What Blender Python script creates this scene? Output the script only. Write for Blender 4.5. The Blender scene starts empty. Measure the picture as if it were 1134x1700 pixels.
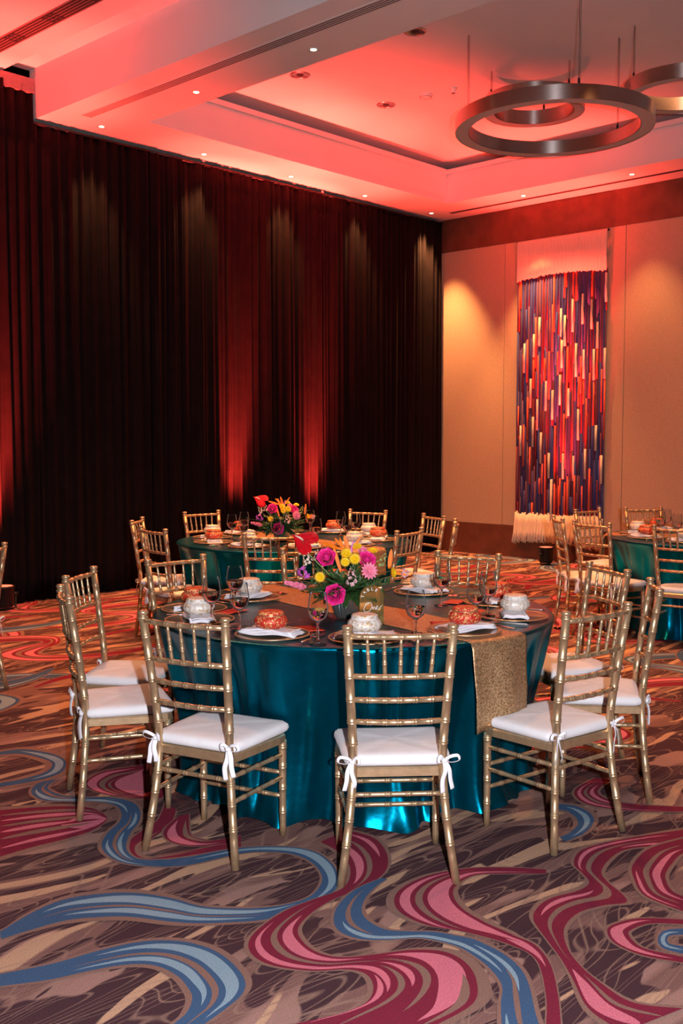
import bpy, bmesh, math, random
import numpy as np
from mathutils import Vector, Matrix
C = bpy.context.scene.collection
sc = bpy.context.scene
PI = math.pi
rnd = random.Random(7)

# ---------------------------------------------------------------- camera
FPX = 1720.0; PITCH = math.atan(120/1720.0); EYE = 1.56; HEAD = math.radians(43.3)
cam_data = bpy.data.cameras.new('camera'); cam = bpy.data.objects.new('camera', cam_data); C.objects.link(cam)
cam.location = (0, 0, EYE); cam.rotation_euler = (PI/2-PITCH, 0, HEAD-PI/2)
cam_data.sensor_fit = 'VERTICAL'; cam_data.sensor_height = 36.0; cam_data.lens = 36.0*FPX/1700.0
cam_data.clip_start = 0.05; cam_data.clip_end = 100
sc.camera = cam
# ---------------------------------------------------------------- world, lights, exposure
w = bpy.data.worlds.new('world'); sc.world = w; w.use_nodes = True
w.node_tree.nodes['Background'].inputs[0].default_value = (1.0, 0.55, 0.38, 1)
w.node_tree.nodes['Background'].inputs[1].default_value = 0.02
sc.view_settings.view_transform = 'Standard'; sc.view_settings.look = 'None'
sc.view_settings.exposure = 0.0; sc.view_settings.gamma = 1.0; sc.view_settings.use_curve_mapping = False
sc.cycles.use_denoising = True
sc.cycles.caustics_reflective = False; sc.cycles.caustics_refractive = False
sc.cycles.max_bounces = 7; sc.cycles.transparent_max_bounces = 12; sc.cycles.sample_clamp_indirect = 4.0
FLASH = 900.0; WARM = 420.0; WARMROOM = 420.0; RED = 2900.0
WARMCOL = (1.0, 0.40, 0.14); REDCOL = (1.0, 0.045, 0.03)
gdir = Vector((math.cos(HEAD), math.sin(HEAD), 0)); rdir = Vector((gdir.y, -gdir.x, 0))
def lamp(name, kind, loc, power, col, size=0.05, aim=None, angle=60, blend=0.5):
    l = bpy.data.lights.new(name, kind); l.energy = power; l.color = col
    if kind == 'AREA': l.shape = 'DISK'; l.size = size
    else: l.shadow_soft_size = size
    if kind == 'SPOT': l.spot_size = math.radians(angle); l.spot_blend = blend
    o = bpy.data.objects.new(name, l); C.objects.link(o); o.location = loc
    if aim is not None:
        o.rotation_euler = (Vector(aim)-Vector(loc)).to_track_quat('-Z', 'Y').to_euler()
    return o
# the photographer's flash, held beside the lens (camera turned upright, flash on its right)
lamp('flash', 'SPOT', tuple(rdir*0.22+Vector((0, 0, EYE+0.06))-gdir*0.05), FLASH, (0.93, 0.93, 1.0), 0.025, (4.6, 4.33, 1.1), 112, 0.6)

# ---------------------------------------------------------------- pixel helpers (rays of the real camera position, used to survey positions)
_c, _s = math.cos(PITCH), math.sin(PITCH)
fdir = gdir*_c+Vector((0, 0, -_s)); udir = gdir*_s+Vector((0, 0, _c)); EYEP = Vector((0, 0, EYE))
def ray(x, y): return fdir*FPX+rdir*(x-567)-udir*(y-850)
def un(x, y, z=0.0):
    d = ray(x, y); return EYEP+d*((z-EYE)/d.z)
def at(x, y, dist):
    d = ray(x, y); return EYEP+d*(dist/(d.dot(gdir)))

# ---------------------------------------------------------------- materials
MATS = {}
def newmat(name):
    m = bpy.data.materials.new(name); m.use_nodes = True; MATS[name] = m
    return m, m.node_tree, m.node_tree.nodes['Principled BSDF']
def pbr(name, col, rough=0.5, metal=0.0, var=0.12, vscale=20, bump=0.0, bscale=60, emit=None, estr=0, spec=None, sheen=0, coat=0, trans=0, ior=1.45, bdist=0.002):
    m, nt, b = newmat(name); N = nt.nodes; L = nt.links
    b.inputs['Roughness'].default_value = rough; b.inputs['Metallic'].default_value = metal
    b.inputs['Transmission Weight'].default_value = trans; b.inputs['IOR'].default_value = ior
    if spec is not None: b.inputs['Specular IOR Level'].default_value = spec
    if sheen: b.inputs['Sheen Weight'].default_value = sheen
    if coat: b.inputs['Coat Weight'].default_value = coat
    tc = N.new('ShaderNodeTexCoord')
    if var:
        n = N.new('ShaderNodeTexNoise'); n.inputs['Scale'].default_value = vscale; n.inputs['Detail'].default_value = 4
        L.new(tc.outputs['Object'], n.inputs['Vector'])
        r = N.new('ShaderNodeValToRGB'); r.color_ramp.elements[0].position = 0.3; r.color_ramp.elements[1].position = 0.7
        r.color_ramp.elements[0].color = tuple(c*(1-var) for c in col)+(1,)
        r.color_ramp.elements[1].color = tuple(min(1, c*(1+var)) for c in col)+(1,)
        L.new(n.outputs['Fac'], r.inputs['Fac']); L.new(r.outputs['Color'], b.inputs['Base Color'])
    else: b.inputs['Base Color'].default_value = col+(1,)
    if bump:
        n2 = N.new('ShaderNodeTexNoise'); n2.inputs['Scale'].default_value = bscale; n2.inputs['Detail'].default_value = 3
        L.new(tc.outputs['Object'], n2.inputs['Vector'])
        bp = N.new('ShaderNodeBump'); bp.inputs['Strength'].default_value = bump; bp.inputs['Distance'].default_value = bdist
        L.new(n2.outputs['Fac'], bp.inputs['Height']); L.new(bp.outputs['Normal'], b.inputs['Normal'])
    if emit: b.inputs['Emission Color'].default_value = emit+(1,); b.inputs['Emission Strength'].default_value = estr
    return m
def srgb(r, g, b):
    return tuple(((c/255)/12.92 if c/255 <= 0.04045 else (((c/255)+0.055)/1.055)**2.4) for c in (r, g, b))
gold = pbr('gold_paint', (0.60, 0.41, 0.235), 0.36, 0.72, 0.12, 40, 0.15, 130)
cushion_m = pbr('white_cushion_fabric', (0.80, 0.78, 0.79), 0.75, 0, 0.03, 10, 0.35, 14, sheen=0.2, bdist=0.01)
ribbon_m = pbr('white_satin_ribbon', (0.82, 0.80, 0.83), 0.4, 0, 0.04, 30)
napkin_m = pbr('white_napkin_linen', (0.78, 0.76, 0.80), 0.8, 0, 0.04, 20, 0.3, 300)
drape_m = pbr('black_drape_cloth', (0.0062, 0.0036, 0.0042), 0.9, 0, 0.25, 6, 0.2, 500, spec=0.1)
paint_m = pbr('ceiling_paint', (0.80, 0.74, 0.72), 0.7, 0, 0.02, 3, 0.25, 220)
wood_m = pbr('dark_red_wood', (0.15, 0.055, 0.03), 0.45, 0, 0.25, 5, 0.1, 60)
darkm = pbr('black_metal', (0.012, 0.012, 0.013), 0.45, 0.3, 0.1, 30)
slot_m = pbr('slot_grey_metal', (0.20, 0.16, 0.16), 0.5, 0.2, 0.1, 30)
slotdark_m = pbr('slot_recess_dark', (0.02, 0.015, 0.015), 0.8, 0, 0.1, 30)
steel = pbr('brushed_bronze_steel', (0.50, 0.43, 0.40), 0.30, 1.0, 0.06, 60, 0.05, 200)
steel.node_tree.nodes['Principled BSDF'].inputs['Anisotropic'].default_value = 0.85; steel.node_tree.nodes['Principled BSDF'].inputs['Anisotropic Rotation'].default_value = 0.25
diff_m = pbr('ring_diffuser', (0.52, 0.47, 0.46), 0.6, 0, 0.02, 10)
chrome = pbr('polished_cutlery_steel', (0.78, 0.76, 0.74), 0.16, 1.0, 0.03, 30)
glass_m = pbr('clear_glass', (1, 1, 1), 0.0, 0, 0, trans=1.0, ior=1.45)
plate_m = pbr('amber_glass_charger', (0.93, 0.80, 0.62), 0.05, 0, 0.02, 30, trans=0.85)
redcloth_m = None
lens_warm = pbr('downlight_lens', (1, 0.9, 0.8), 0.5, 0, 0, emit=(1.0, 0.74, 0.42), estr=14)
lens_red = pbr('uplight_lens', (.3, 0.02, 0.01), 0.5, 0, 0, emit=(1.0, 0.08, 0.04), estr=5)
white_plastic = pbr('white_plastic', (0.7, 0.68, 0.66), 0.5, 0, 0.02, 10)
can_m = pbr('downlight_reflector', (0.55, 0.55, 0.58), 0.25, 0.9, 0.05, 10)

def thin_glass():
    m, nt, b = newmat('thin_clear_glass'); N, L = nt.nodes, nt.links
    tr = N.new('ShaderNodeBsdfTransparent'); tr.inputs[0].default_value = (.93, .94, .94, 1)
    gl = N.new('ShaderNodeBsdfGlossy'); gl.inputs['Roughness'].default_value = 0.02
    fr = N.new('ShaderNodeLayerWeight'); fr.inputs['Blend'].default_value = 0.08
    mu = N.new('ShaderNodeMath'); mu.operation = 'MULTIPLY'; mu.inputs[1].default_value = 0.9; mu.use_clamp = True
    L.new(fr.outputs[0], mu.inputs[0]); mx = N.new('ShaderNodeMixShader')
    L.new(mu.outputs[0], mx.inputs[0]); L.new(tr.outputs[0], mx.inputs[1])
    df = N.new('ShaderNodeBsdfDiffuse'); df.inputs[0].default_value = (.62, .64, .66, 1); m2 = N.new('ShaderNodeMixShader'); m2.inputs[0].default_value = .45  # pale diffuse stands in for bright flash reflections at the glass edges
    L.new(gl.outputs[0], m2.inputs[1]); L.new(df.outputs[0], m2.inputs[2]); L.new(m2.outputs[0], mx.inputs[2])
    L.new(mx.outputs[0], N['Material Output'].inputs['Surface']); return m
thin_m = thin_glass()
water_m = pbr('water', (1, 1, 1), 0.0, 0, 0, trans=1.0, ior=1.33)
def mix_brocade(name, c0, c1, scale=52, lo=0.52, hi=0.60, metal=0.5):
    m, nt, b = newmat(name); N, L = nt.nodes, nt.links
    tc = N.new('ShaderNodeTexCoord'); n = N.new('ShaderNodeTexNoise'); n.inputs['Scale'].default_value = scale
    n.inputs['Detail'].default_value = 2; n.inputs['Distortion'].default_value = 2.2
    L.new(tc.outputs['Object'], n.inputs['Vector'])
    r = N.new('ShaderNodeValToRGB'); e = r.color_ramp.elements
    e[0].position = lo; e[0].color = c0+(1,); e[1].position = hi; e[1].color = c1+(1,)
    L.new(n.outputs['Fac'], r.inputs['Fac']); L.new(r.outputs['Color'], b.inputs['Base Color'])
    b.inputs['Roughness'].default_value = 0.45; b.inputs['Metallic'].default_value = 0.15
    bp = N.new('ShaderNodeBump'); bp.inputs['Strength'].default_value = 0.6; bp.inputs['Distance'].default_value = 0.003
    L.new(n.outputs['Fac'], bp.inputs['Height']); L.new(bp.outputs['Normal'], b.inputs['Normal'])
    return m
redpouch_m = mix_brocade('red_gold_brocade', (0.62, 0.035, 0.02), (0.85, 0.50, 0.18))
creampouch_m = mix_brocade('cream_gold_brocade', (0.80, 0.72, 0.64), (0.55, 0.36, 0.20), 40, 0.56, 0.62)

def satin():
    m, nt, b = newmat('teal_satin'); N, L = nt.nodes, nt.links
    tc = N.new('ShaderNodeTexCoord')
    b.inputs['Base Color'].default_value = (0.0, 0.15, 0.24, 1)
    b.inputs['Metallic'].default_value = 0.93; b.inputs['Roughness'].default_value = 0.33
    b.inputs['Specular IOR Level'].default_value = 0.15
    b.inputs['Specular Tint'].default_value = (1, 1, 1, 1)
    n = N.new('ShaderNodeTexNoise'); n.inputs['Scale'].default_value = 340; n.inputs['Detail'].default_value = 2
    n1 = N.new('ShaderNodeTexNoise'); n1.inputs['Scale'].default_value = 7; n1.inputs['Detail'].default_value = 3
    L.new(tc.outputs['Object'], n.inputs['Vector']); L.new(tc.outputs['Object'], n1.inputs['Vector'])
    b1 = N.new('ShaderNodeBump'); b1.inputs['Strength'].default_value = 0.25; b1.inputs['Distance'].default_value = 0.001
    b2 = N.new('ShaderNodeBump'); b2.inputs['Strength'].default_value = 0.35; b2.inputs['Distance'].default_value = 0.02
    L.new(n.outputs['Fac'], b1.inputs['Height']); L.new(n1.outputs['Fac'], b2.inputs['Height'])
    L.new(b2.outputs['Normal'], b1.inputs['Normal']); L.new(b1.outputs['Normal'], b.inputs['Normal'])
    return m
teal_m = satin()

def sequin():
    m, nt, b = newmat('gold_sequin_cloth'); N, L = nt.nodes, nt.links
    tc = N.new('ShaderNodeTexCoord'); v = N.new('ShaderNodeTexVoronoi'); v.inputs['Scale'].default_value = 260
    L.new(tc.outputs['Object'], v.inputs['Vector'])
    r = N.new('ShaderNodeValToRGB'); e = r.color_ramp.elements
    e[0].color = (0.20, 0.10, 0.045, 1); e[1].color = (0.72, 0.46, 0.24, 1)
    sep = N.new('ShaderNodeSeparateColor'); L.new(v.outputs['Color'], sep.inputs[0]); L.new(sep.outputs[0], r.inputs['Fac'])
    L.new(r.outputs['Color'], b.inputs['Base Color'])
    b.inputs['Metallic'].default_value = 0.55; b.inputs['Roughness'].default_value = 0.42
    nm = N.new('ShaderNodeBump'); nm.inputs['Strength'].default_value = 0.9; nm.inputs['Distance'].default_value = 0.004
    L.new(sep.outputs[1], nm.inputs['Height']); L.new(nm.outputs['Normal'], b.inputs['Normal'])
    return m
sequin_m = sequin()

def wallfabric():
    m, nt, b = newmat('woven_wall_fabric'); N, L = nt.nodes, nt.links
    tc = N.new('ShaderNodeTexCoord'); n = N.new('ShaderNodeTexNoise'); n.inputs['Scale'].default_value = 60; n.inputs['Detail'].default_value = 6
    mp = N.new('ShaderNodeMapping'); mp.inputs['Scale'].default_value = (1, 1, 3); L.new(tc.outputs['Object'], mp.inputs[0]); L.new(mp.outputs[0], n.inputs['Vector'])
    r = N.new('ShaderNodeValToRGB'); e = r.color_ramp.elements
    e[0].position = .3; e[0].color = (0.42, 0.30, 0.19, 1); e[1].position = .7; e[1].color = (0.56, 0.41, 0.27, 1)
    L.new(n.outputs['Fac'], r.inputs['Fac']); L.new(r.outputs['Color'], b.inputs['Base Color']); b.inputs['Roughness'].default_value = 0.85
    return m
wallfab_m = wallfabric()

# --- carpet
def pile(nt, b, colour_socket, amount=0.28):
    N, L = nt.nodes, nt.links
    tc = N.new('ShaderNodeTexCoord'); n = N.new('ShaderNodeTexNoise'); n.inputs['Scale'].default_value = 260; n.inputs['Detail'].default_value = 5
    L.new(tc.outputs['Object'], n.inputs['Vector'])
    mr = N.new('ShaderNodeMapRange'); mr.inputs[1].default_value = .3; mr.inputs[2].default_value = .7; mr.inputs[3].default_value = 1-amount; mr.inputs[4].default_value = 1+amount
    L.new(n.outputs['Fac'], mr.inputs[0])
    mx = N.new('ShaderNodeVectorMath'); mx.operation = 'SCALE'
    L.new(colour_socket, mx.inputs[0]); L.new(mr.outputs[0], mx.inputs['Scale']); L.new(mx.outputs[0], b.inputs['Base Color'])
    bp = N.new('ShaderNodeBump'); bp.inputs['Strength'].default_value = 0.5; bp.inputs['Distance'].default_value = 0.004
    L.new(n.outputs['Fac'], bp.inputs['Height']); L.new(bp.outputs['Normal'], b.inputs['Normal'])
    b.inputs['Roughness'].default_value = 0.95; b.inputs['Specular IOR Level'].default_value = 0.1
def yarn(name, col):
    m, nt, b = newmat(name); c = nt.nodes.new('ShaderNodeRGB'); c.outputs[0].default_value = col+(1,)
    pile(nt, b, c.outputs[0]); return m
YARN = {'b': yarn('carpet_burgundy_yarn', srgb(122, 38, 58)), 'p': yarn('carpet_pink_yarn', srgb(205, 112, 128)),
        'n': yarn('carpet_blue_yarn', srgb(64, 90, 122)), 'l': yarn('carpet_light_blue_yarn', srgb(134, 158, 172)),
        'g': yarn('carpet_brown_yarn', srgb(135, 103, 92))}
def carpet_base():
    m, nt, b = newmat('carpet_field'); N, L = nt.nodes, nt.links
    tc = N.new('ShaderNodeTexCoord')
    def mapping(rot, sx, sy, src=None, loc=(0, 0, 0)):
        mp = N.new('ShaderNodeMapping'); mp.inputs['Rotation'].default_value = (0, 0, rot); mp.inputs['Scale'].default_value = (sx, sy, 1); mp.inputs['Location'].default_value = loc
        L.new(src or tc.outputs['Object'], mp.inputs[0]); return mp.outputs[0]
    # bend the coordinates so that streaks curve
    nz = N.new('ShaderNodeTexNoise'); nz.inputs['Scale'].default_value = 1.1; nz.inputs['Detail'].default_value = 1
    L.new(tc.outputs['Object'], nz.inputs['Vector'])
    sub = N.new('ShaderNodeVectorMath'); sub.operation = 'SUBTRACT'; sub.inputs[1].default_value = (.5, .5, .5); L.new(nz.outputs['Color'], sub.inputs[0])
    scl = N.new('ShaderNodeVectorMath'); scl.operation = 'SCALE'; scl.inputs['Scale'].default_value = 0.5; L.new(sub.outputs[0], scl.inputs[0])
    add = N.new('ShaderNodeVectorMath'); add.operation = 'ADD'; L.new(tc.outputs['Object'], add.inputs[0]); L.new(scl.outputs[0], add.inputs[1])
    warped = add.outputs[0]
    def streak(rot, sx, sy, scale, pos, c, prev, width=0.02, loc=(0, 0, 0)):
        n = N.new('ShaderNodeTexNoise'); n.inputs['Scale'].default_value = scale; n.inputs['Detail'].default_value = 1.5; n.inputs['Roughness'].default_value = 0.4
        L.new(mapping(rot, sx, sy, warped, loc), n.inputs['Vector'])
        r = N.new('ShaderNodeValToRGB'); e = r.color_ramp.elements; e[0].position = pos; e[1].position = pos+width
        e[0].color = (0, 0, 0, 1); e[1].color = (1, 1, 1, 1)
        L.new(n.outputs['Fac'], r.inputs['Fac'])
        mx = N.new('ShaderNodeMix'); mx.data_type = 'RGBA'; L.new(r.outputs['Color'], mx.inputs['Factor'])
        if isinstance(prev, tuple): mx.inputs['A'].default_value = prev+(1,)
        else: L.new(prev, mx.inputs['A'])
        mx.inputs['B'].default_value = c+(1,)
        return mx.outputs['Result']
    D = math.radians
    col = streak(D(35), 1, 4.5, 1.7, 0.50, srgb(156, 120, 110), srgb(124, 91, 85), 0.10)
    col = streak(D(38), 1.1, 3.6, 2.1, 0.475, srgb(72, 49, 54), col, 0.015, (3, 5, 0))
    col = streak(D(48), .8, 6, 1.6, 0.60, srgb(188, 150, 122), col, 0.012, (9, 2, 0))
    col = streak(D(15), 1, 7, 2.0, 0.62, srgb(70, 48, 52), col, 0.01, (1, 8, 0))
    # thin scratch-like lines
    for rot, sc_, lv, loc in ((12, 1.9, .50, (0, 0, 0)), (12, 1.9, .44, (0, 0, 0)), (12, 1.9, .56, (0, 0, 0)), (62, 1.7, .50, (5, 5, 0)), (62, 1.7, .43, (5, 5, 0)), (62, 1.7, .57, (5, 5, 0)), (100, 1.6, .47, (2, 9, 0)), (100, 1.6, .54, (2, 9, 0))):
        n = N.new('ShaderNodeTexNoise'); n.inputs['Scale'].default_value = sc_; n.inputs['Detail'].default_value = 0
        L.new(mapping(D(rot), .7, 4.2, None, loc), n.inputs['Vector'])
        r = N.new('ShaderNodeValToRGB'); e = r.color_ramp.elements; e[0].position = lv-.006; e[1].position = lv+.006
        k = e.new(lv); k.color = (.85, .85, .85, 1); e[0].color = (0, 0, 0, 1); e[-1].color = (0, 0, 0, 1)
        L.new(n.outputs['Fac'], r.inputs['Fac'])
        mx = N.new('ShaderNodeMix'); mx.data_type = 'RGBA'; L.new(r.outputs['Color'], mx.inputs['Factor']); L.new(col, mx.inputs['A'])
        mx.inputs['B'].default_value = srgb(150, 118, 104)+(1,); col = mx.outputs['Result']
    pile(nt, b, col)
    return m
carpet_m = carpet_base()

# ---------------------------------------------------------------- mesh helpers
def link(name, me, mat=None, parent=None):
    o = bpy.data.objects.new(name, me); C.objects.link(o)
    if mat is not None and not me.materials: me.materials.append(mat)
    if parent is not None: o.parent = parent
    return o
class MB:
    def __init__(s): s.v = []; s.f = []; s.m = []
    def add(s, vs, fs, mi=0):
        k = len(s.v); s.v += [tuple(p) for p in vs]; s.f += [tuple(i+k for i in f) for f in fs]; s.m += [mi]*len(fs)
    def box(s, x0, x1, y0, y1, z0, z1, mi=0):
        s.add([(x, y, z) for z in (z0, z1) for y in (y0, y1) for x in (x0, x1)],
              [(0, 2, 3, 1), (4, 5, 7, 6), (0, 1, 5, 4), (2, 6, 7, 3), (0, 4, 6, 2), (1, 3, 7, 5)], mi)
    def tube(s, pts, rad, n=10, cap=True, mi=0, flat=1.0, up=None):
        pts = [Vector(p) for p in pts]
        if not hasattr(rad, '__len__'): rad = [rad]*len(pts)
        vs = []; t0 = (pts[1]-pts[0]).normalized()
        a = Vector(up) if up else (Vector((1, 0, 0)) if abs(t0.x) < .8 else Vector((0, 1, 0)))
        nrm = (a-t0*a.dot(t0)).normalized()
        for i, p in enumerate(pts):
            t = (pts[min(i+1, len(pts)-1)]-pts[max(i-1, 0)])
            t = t.normalized() if t.length > 1e-9 else t0
            nrm = (nrm-t*nrm.dot(t)).normalized(); bn = t.cross(nrm)
            for k in range(n):
                q = 2*PI*k/n; vs.append(p+nrm*(math.cos(q)*rad[i])+bn*(math.sin(q)*rad[i]*flat))
        fs = [(i*n+k, i*n+(k+1) % n, (i+1)*n+(k+1) % n, (i+1)*n+k) for i in range(len(pts)-1) for k in range(n)]
        if cap: fs += [tuple(range(n-1, -1, -1)), tuple((len(pts)-1)*n+k for k in range(n))]
        s.add(vs, fs, mi)
    def lathe(s, prof, n=24, mi=0, wob=None, cx=0, cy=0, cz=0):
        vs = []
        for r, z in prof:
            for k in range(n):
                q = 2*PI*k/n; rr = r*(1 if wob is None else wob(q, z)); vs.append((cx+rr*math.cos(q), cy+rr*math.sin(q), cz+z))
        fs = [(i*n+k, i*n+(k+1) % n, (i+1)*n+(k+1) % n, (i+1)*n+k) for i in range(len(prof)-1) for k in range(n)]
        s.add(vs, fs, mi)
    def grid(s, P, mi=0, close_u=False):       # P[i][j]
        a, b_ = len(P), len(P[0]); vs = [p for row in P for p in row]
        fs = [(i*b_+j, i*b_+(j+1) % b_, (i+1)*b_+(j+1) % b_, (i+1)*b_+j) for i in range(a-1) for j in range(b_ if close_u else b_-1)]
        s.add(vs, fs, mi)
    def mesh(s, name, mats, smooth=True):
        me = bpy.data.meshes.new(name); me.from_pydata(s.v, [], s.f); 
        if not isinstance(mats, (list, tuple)): mats = [mats]
        for m in mats: me.materials.append(m)
        me.polygons.foreach_set('material_index', s.m)
        if smooth: me.polygons.foreach_set('use_smooth', [True]*len(me.polygons))
        me.update(); return me
    def obj(s, name, mats, parent=None, smooth=True):
        return link(name, s.mesh(name, mats, smooth), None, parent)
def bevelled(o, wdt=0.003, seg=2):
    b = o.modifiers.new('bevel', 'BEVEL'); b.width = wdt; b.segments = seg; b.limit_method = 'ANGLE'; return o
def solid(o, t, off=0.0):
    m = o.modifiers.new('thickness', 'SOLIDIFY'); m.thickness = t; m.offset = off; return o
def tag(o, label=None, cat=None, group=None, kind=None):
    if label: o['label'] = label
    if cat: o['category'] = cat
    if group: o['group'] = group
    if kind: o['kind'] = kind
    return o
def empty(name, loc, rz=0, label=None, cat=None, group=None):
    o = bpy.data.objects.new(name, None); C.objects.link(o); o.location = loc; o.rotation_euler = (0, 0, rz); o.empty_display_size = .1
    return tag(o, label, cat, group)
KIDS = {}
def copy_tree(o, parent=None):
    c = o.copy(); C.objects.link(c)
    if parent is not None: c.parent = parent
    for ch in list(o.children): copy_tree(ch, c)
    return c
def place(proto, used, loc, rz, label, group=None, scale=None):
    o = proto if not used[0] else copy_tree(proto); used[0] = True
    o.location = loc; o.rotation_euler = (0, 0, rz); o['label'] = label
    if group: o['group'] = group
    if scale: o.scale = (scale,)*3
    return o
def structure(name, boxes, mat, parent=None, smooth=False):
    m = MB()
    for b in boxes: m.box(*b)
    o = m.obj(name, mat, parent, smooth); 
    if parent is None: o['kind'] = 'structure'
    return o

# ---------------------------------------------------------------- room shell
XW, YW, ZS, ZU = 11.6, 9.05, 4.58, 5.1
X0, Y0 = -4.0, -4.0
floor = structure('floor', [(X0, XW, Y0, YW, -0.1, 0.0)], carpet_m)
structure('wall_back', [(X0, XW+.2, YW+.2, YW+.35, 0, 5.6)], drape_m)
structure('wall_left', [(X0-.2, X0, Y0, YW+.2, 0, 5.6)], wallfab_m)
structure('wall_front', [(X0, XW, Y0-.2, Y0, 0, 5.6)], wallfab_m)
wr = structure('wall_right', [(XW, XW+.2, Y0, YW+.2, 0, 5.6)], wood_m)
# fabric panels of the right wall, dark joints between them
ys = [9.05, 7.95, 6.2, 4.9, 3.6, 2.3, 1.0]
for a, b in zip(ys[:-1], ys[1:]):
    p = structure('wall_panel', [(XW-.02, XW+.01, b+.003, a-.003, .42, 4.14)], wallfab_m, wr); bevelled(p, .004, 1)
structure('baseboard_right', [(XW-.028, XW, Y0, YW+.1, 0, .42)], wood_m)
structure('trim_1', [(XW-.024, XW, Y0, YW+.1, 4.14, ZS)], wood_m)
ceil = structure('ceiling', [(6.09-.3, XW, Y0, YW, ZU, ZU+.3), (X0, 5.3, Y0, YW, 5.04, 5.5)], paint_m)
# soffit frame round the coffer, with the beam on its left
sof = structure('ceiling_soffit', [(5.3, 6.09, Y0, YW, ZS, 5.04), (6.09, XW, 8.3, YW, ZS, 5.0), (10.78, XW, Y0, 8.3, ZS, 5.0), (6.09, 10.78, Y0, -1.5, ZS, 5.0)], paint_m)
structure('trim_2', [(6.09, 10.78, 8.275, 8.3, 4.945, 5.0), (10.755, 10.78, -1.5, 8.275, 4.945, 5.0), (6.09, 10.755, 8.275, 8.3, ZS, ZS+.012)], paint_m)
structure('ceiling_panel', [(X0, 4.98, Y0, 8.98, 4.95, 5.0)], paint_m)
# the dark drape track in the notch beside the beam
structure('trim_3', [(X0, 5.28, 8.93, 9.04, 4.80, 4.93)], slot_m)

# linear air slots
def slots(name, x, y0, y1, z, nl, label, wd=.014, gap=.012, holes=()):
    t = empty(name, (x, (y0+y1)/2, z), 0, label, 'air vent')
    m = MB(); L2 = (y1-y0)/2; W = nl*(wd+gap)
    m.box(-W/2-.01, W/2+.01, -L2, L2, -.004, -.0005); m.obj('frame', paint_m if nl == 4 else slot_m, t, False)
    for k in range(nl):
        q = MB(); xx = -W/2+gap/2+k*(wd+gap); q.box(xx, xx+wd, -L2+.01, L2-.01, -.006, -.0035); q.obj('slot', slot_m if nl == 4 else slotdark_m, t, False)
    for h in holes:
        for i in range(3):
            for j in range(3):
                q = MB(); q.box(-W/2+.02+i*.045, -W/2+.045+i*.045, h-(y0+y1)/2+j*.06, h-(y0+y1)/2+.035+j*.06, -.010, -.0055); q.obj('damper', slotdark_m, t, False)
slots('slot_diffuser', 5.585, 1.0, 8.55, ZS, 4, 'long white four-slot air diffuser in the underside of the beam')
slots('slot_diffuser', 4.66, 2.0, 8.80, 4.95, 5, 'grey linear air diffuser in the ceiling at the top left corner', .02, .012, (8.1, 7.5, 6.9))
slots('slot_diffuser', 11.25, 1.0, 8.60, ZS, 2, 'thin dark air slot along the ceiling border above the art wall', .012, .01)

# soffit downlights
t = empty('downlight', (0, 0, 0), 0, 'x', 'ceiling light')
m = MB(); m.lathe([(.024, -.001), (.042, -.003), (.046, -.0005), (.046, .0)], 20); m.obj('trim_ring', white_plastic, t)
m = MB(); m.lathe([(.0, -.0025), (.024, -.0025), (.025, -.0005)], 20); m.obj('lens', lens_warm, t)
dl_used = [False]; dl_proto = t
DL = [(5.87, 5.83, 'small lit downlight in the beam beside the ceiling slots, nearest to us'), (5.87, 7.27, 'small lit downlight in the beam, middle of the three along the air slots'),
      (5.87, 8.72, 'small lit downlight at the beam end nearest the black drape'),
      (7.17, 8.76, 'small lit downlight above the drape, second from the beam end'), (8.45, 8.76, 'small lit downlight in the middle of the row over the drape'),
      (9.73, 8.77, 'small lit downlight above the drape, next to the room corner one'), (11.08, 8.79, 'small lit downlight in the far corner of the ceiling border'),
      (11.08, 7.34, 'small lit downlight in the ceiling border just above the fibre art'), (11.05, 5.86, 'small lit downlight in the ceiling border at the right edge, under the ring lamps')]
for i, (x, y, lab) in enumerate(DL):
    place(dl_proto, dl_used, (x, y, ZS), 0, lab)
    lamp('downlight_lamp', 'SPOT', (x, y, ZS-.02), WARM*(2.1 if i == 6 else .45 if 2 <= i <= 5 else .5 if i == 8 else 1.5 if i == 7 else 1.0), WARMCOL, .03, (x+(.12 if i > 5 else 0), y+(.12 if 2 < i < 6 else 0), 0), 62 if i else 75, .7)
# recessed unlit downlights
t = empty('recessed_downlight', (0, 0, 0), 0, 'x', 'ceiling light')
m = MB(); m.lathe([(.075, .0), (.078, -.006), (.10, -.006), (.104, .0)], 28); m.obj('trim_ring', can_m, t)
m = MB(); m.lathe([(.0, -.001), (.05, -.0015), (.075, -.004)], 28); m.obj('reflector', can_m, t)
m = MB(); m.lathe([(.0, -.0035), (.035, -.0035), (.037, -.001)], 20); m.obj('lens', slotdark_m, t)
u = [False]
for x, y, lab in ((7.187, 5.894, 'unlit recessed silver downlight at the top of the coffer'), (7.255, 7.391, 'unlit recessed downlight nearest the beam, left in the coffer'), (8.510, 7.372, 'unlit recessed downlight just left of the round detector')):
    place(t, u, (x, y, ZU), 0, lab)
t = empty('smoke_detector', (8.549, 6.866, ZU), 0, 'round white disc detector on the coffer ceiling', 'smoke detector')
m = MB(); m.lathe([(.0, -.035), (.05, -.035), (.07, -.02), (.075, 0)], 24); m.obj('cover', white_plastic, t)
m = MB(); m.lathe([(.052, -.030), (.062, -.030), (.062, -.026), (.052, -.024)], 24); m.obj('vent_ring', slot_m, t)
t = empty('ceiling_sensor', (8.578, 6.535, ZU), 0, 'small white sensor block beside the round detector', 'sensor')
m = MB(); m.lathe([(.0, -.05), (.028, -.05), (.03, -.01), (.042, -.008), (.042, 0)], 18); m.obj('housing', white_plastic, t)
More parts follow.
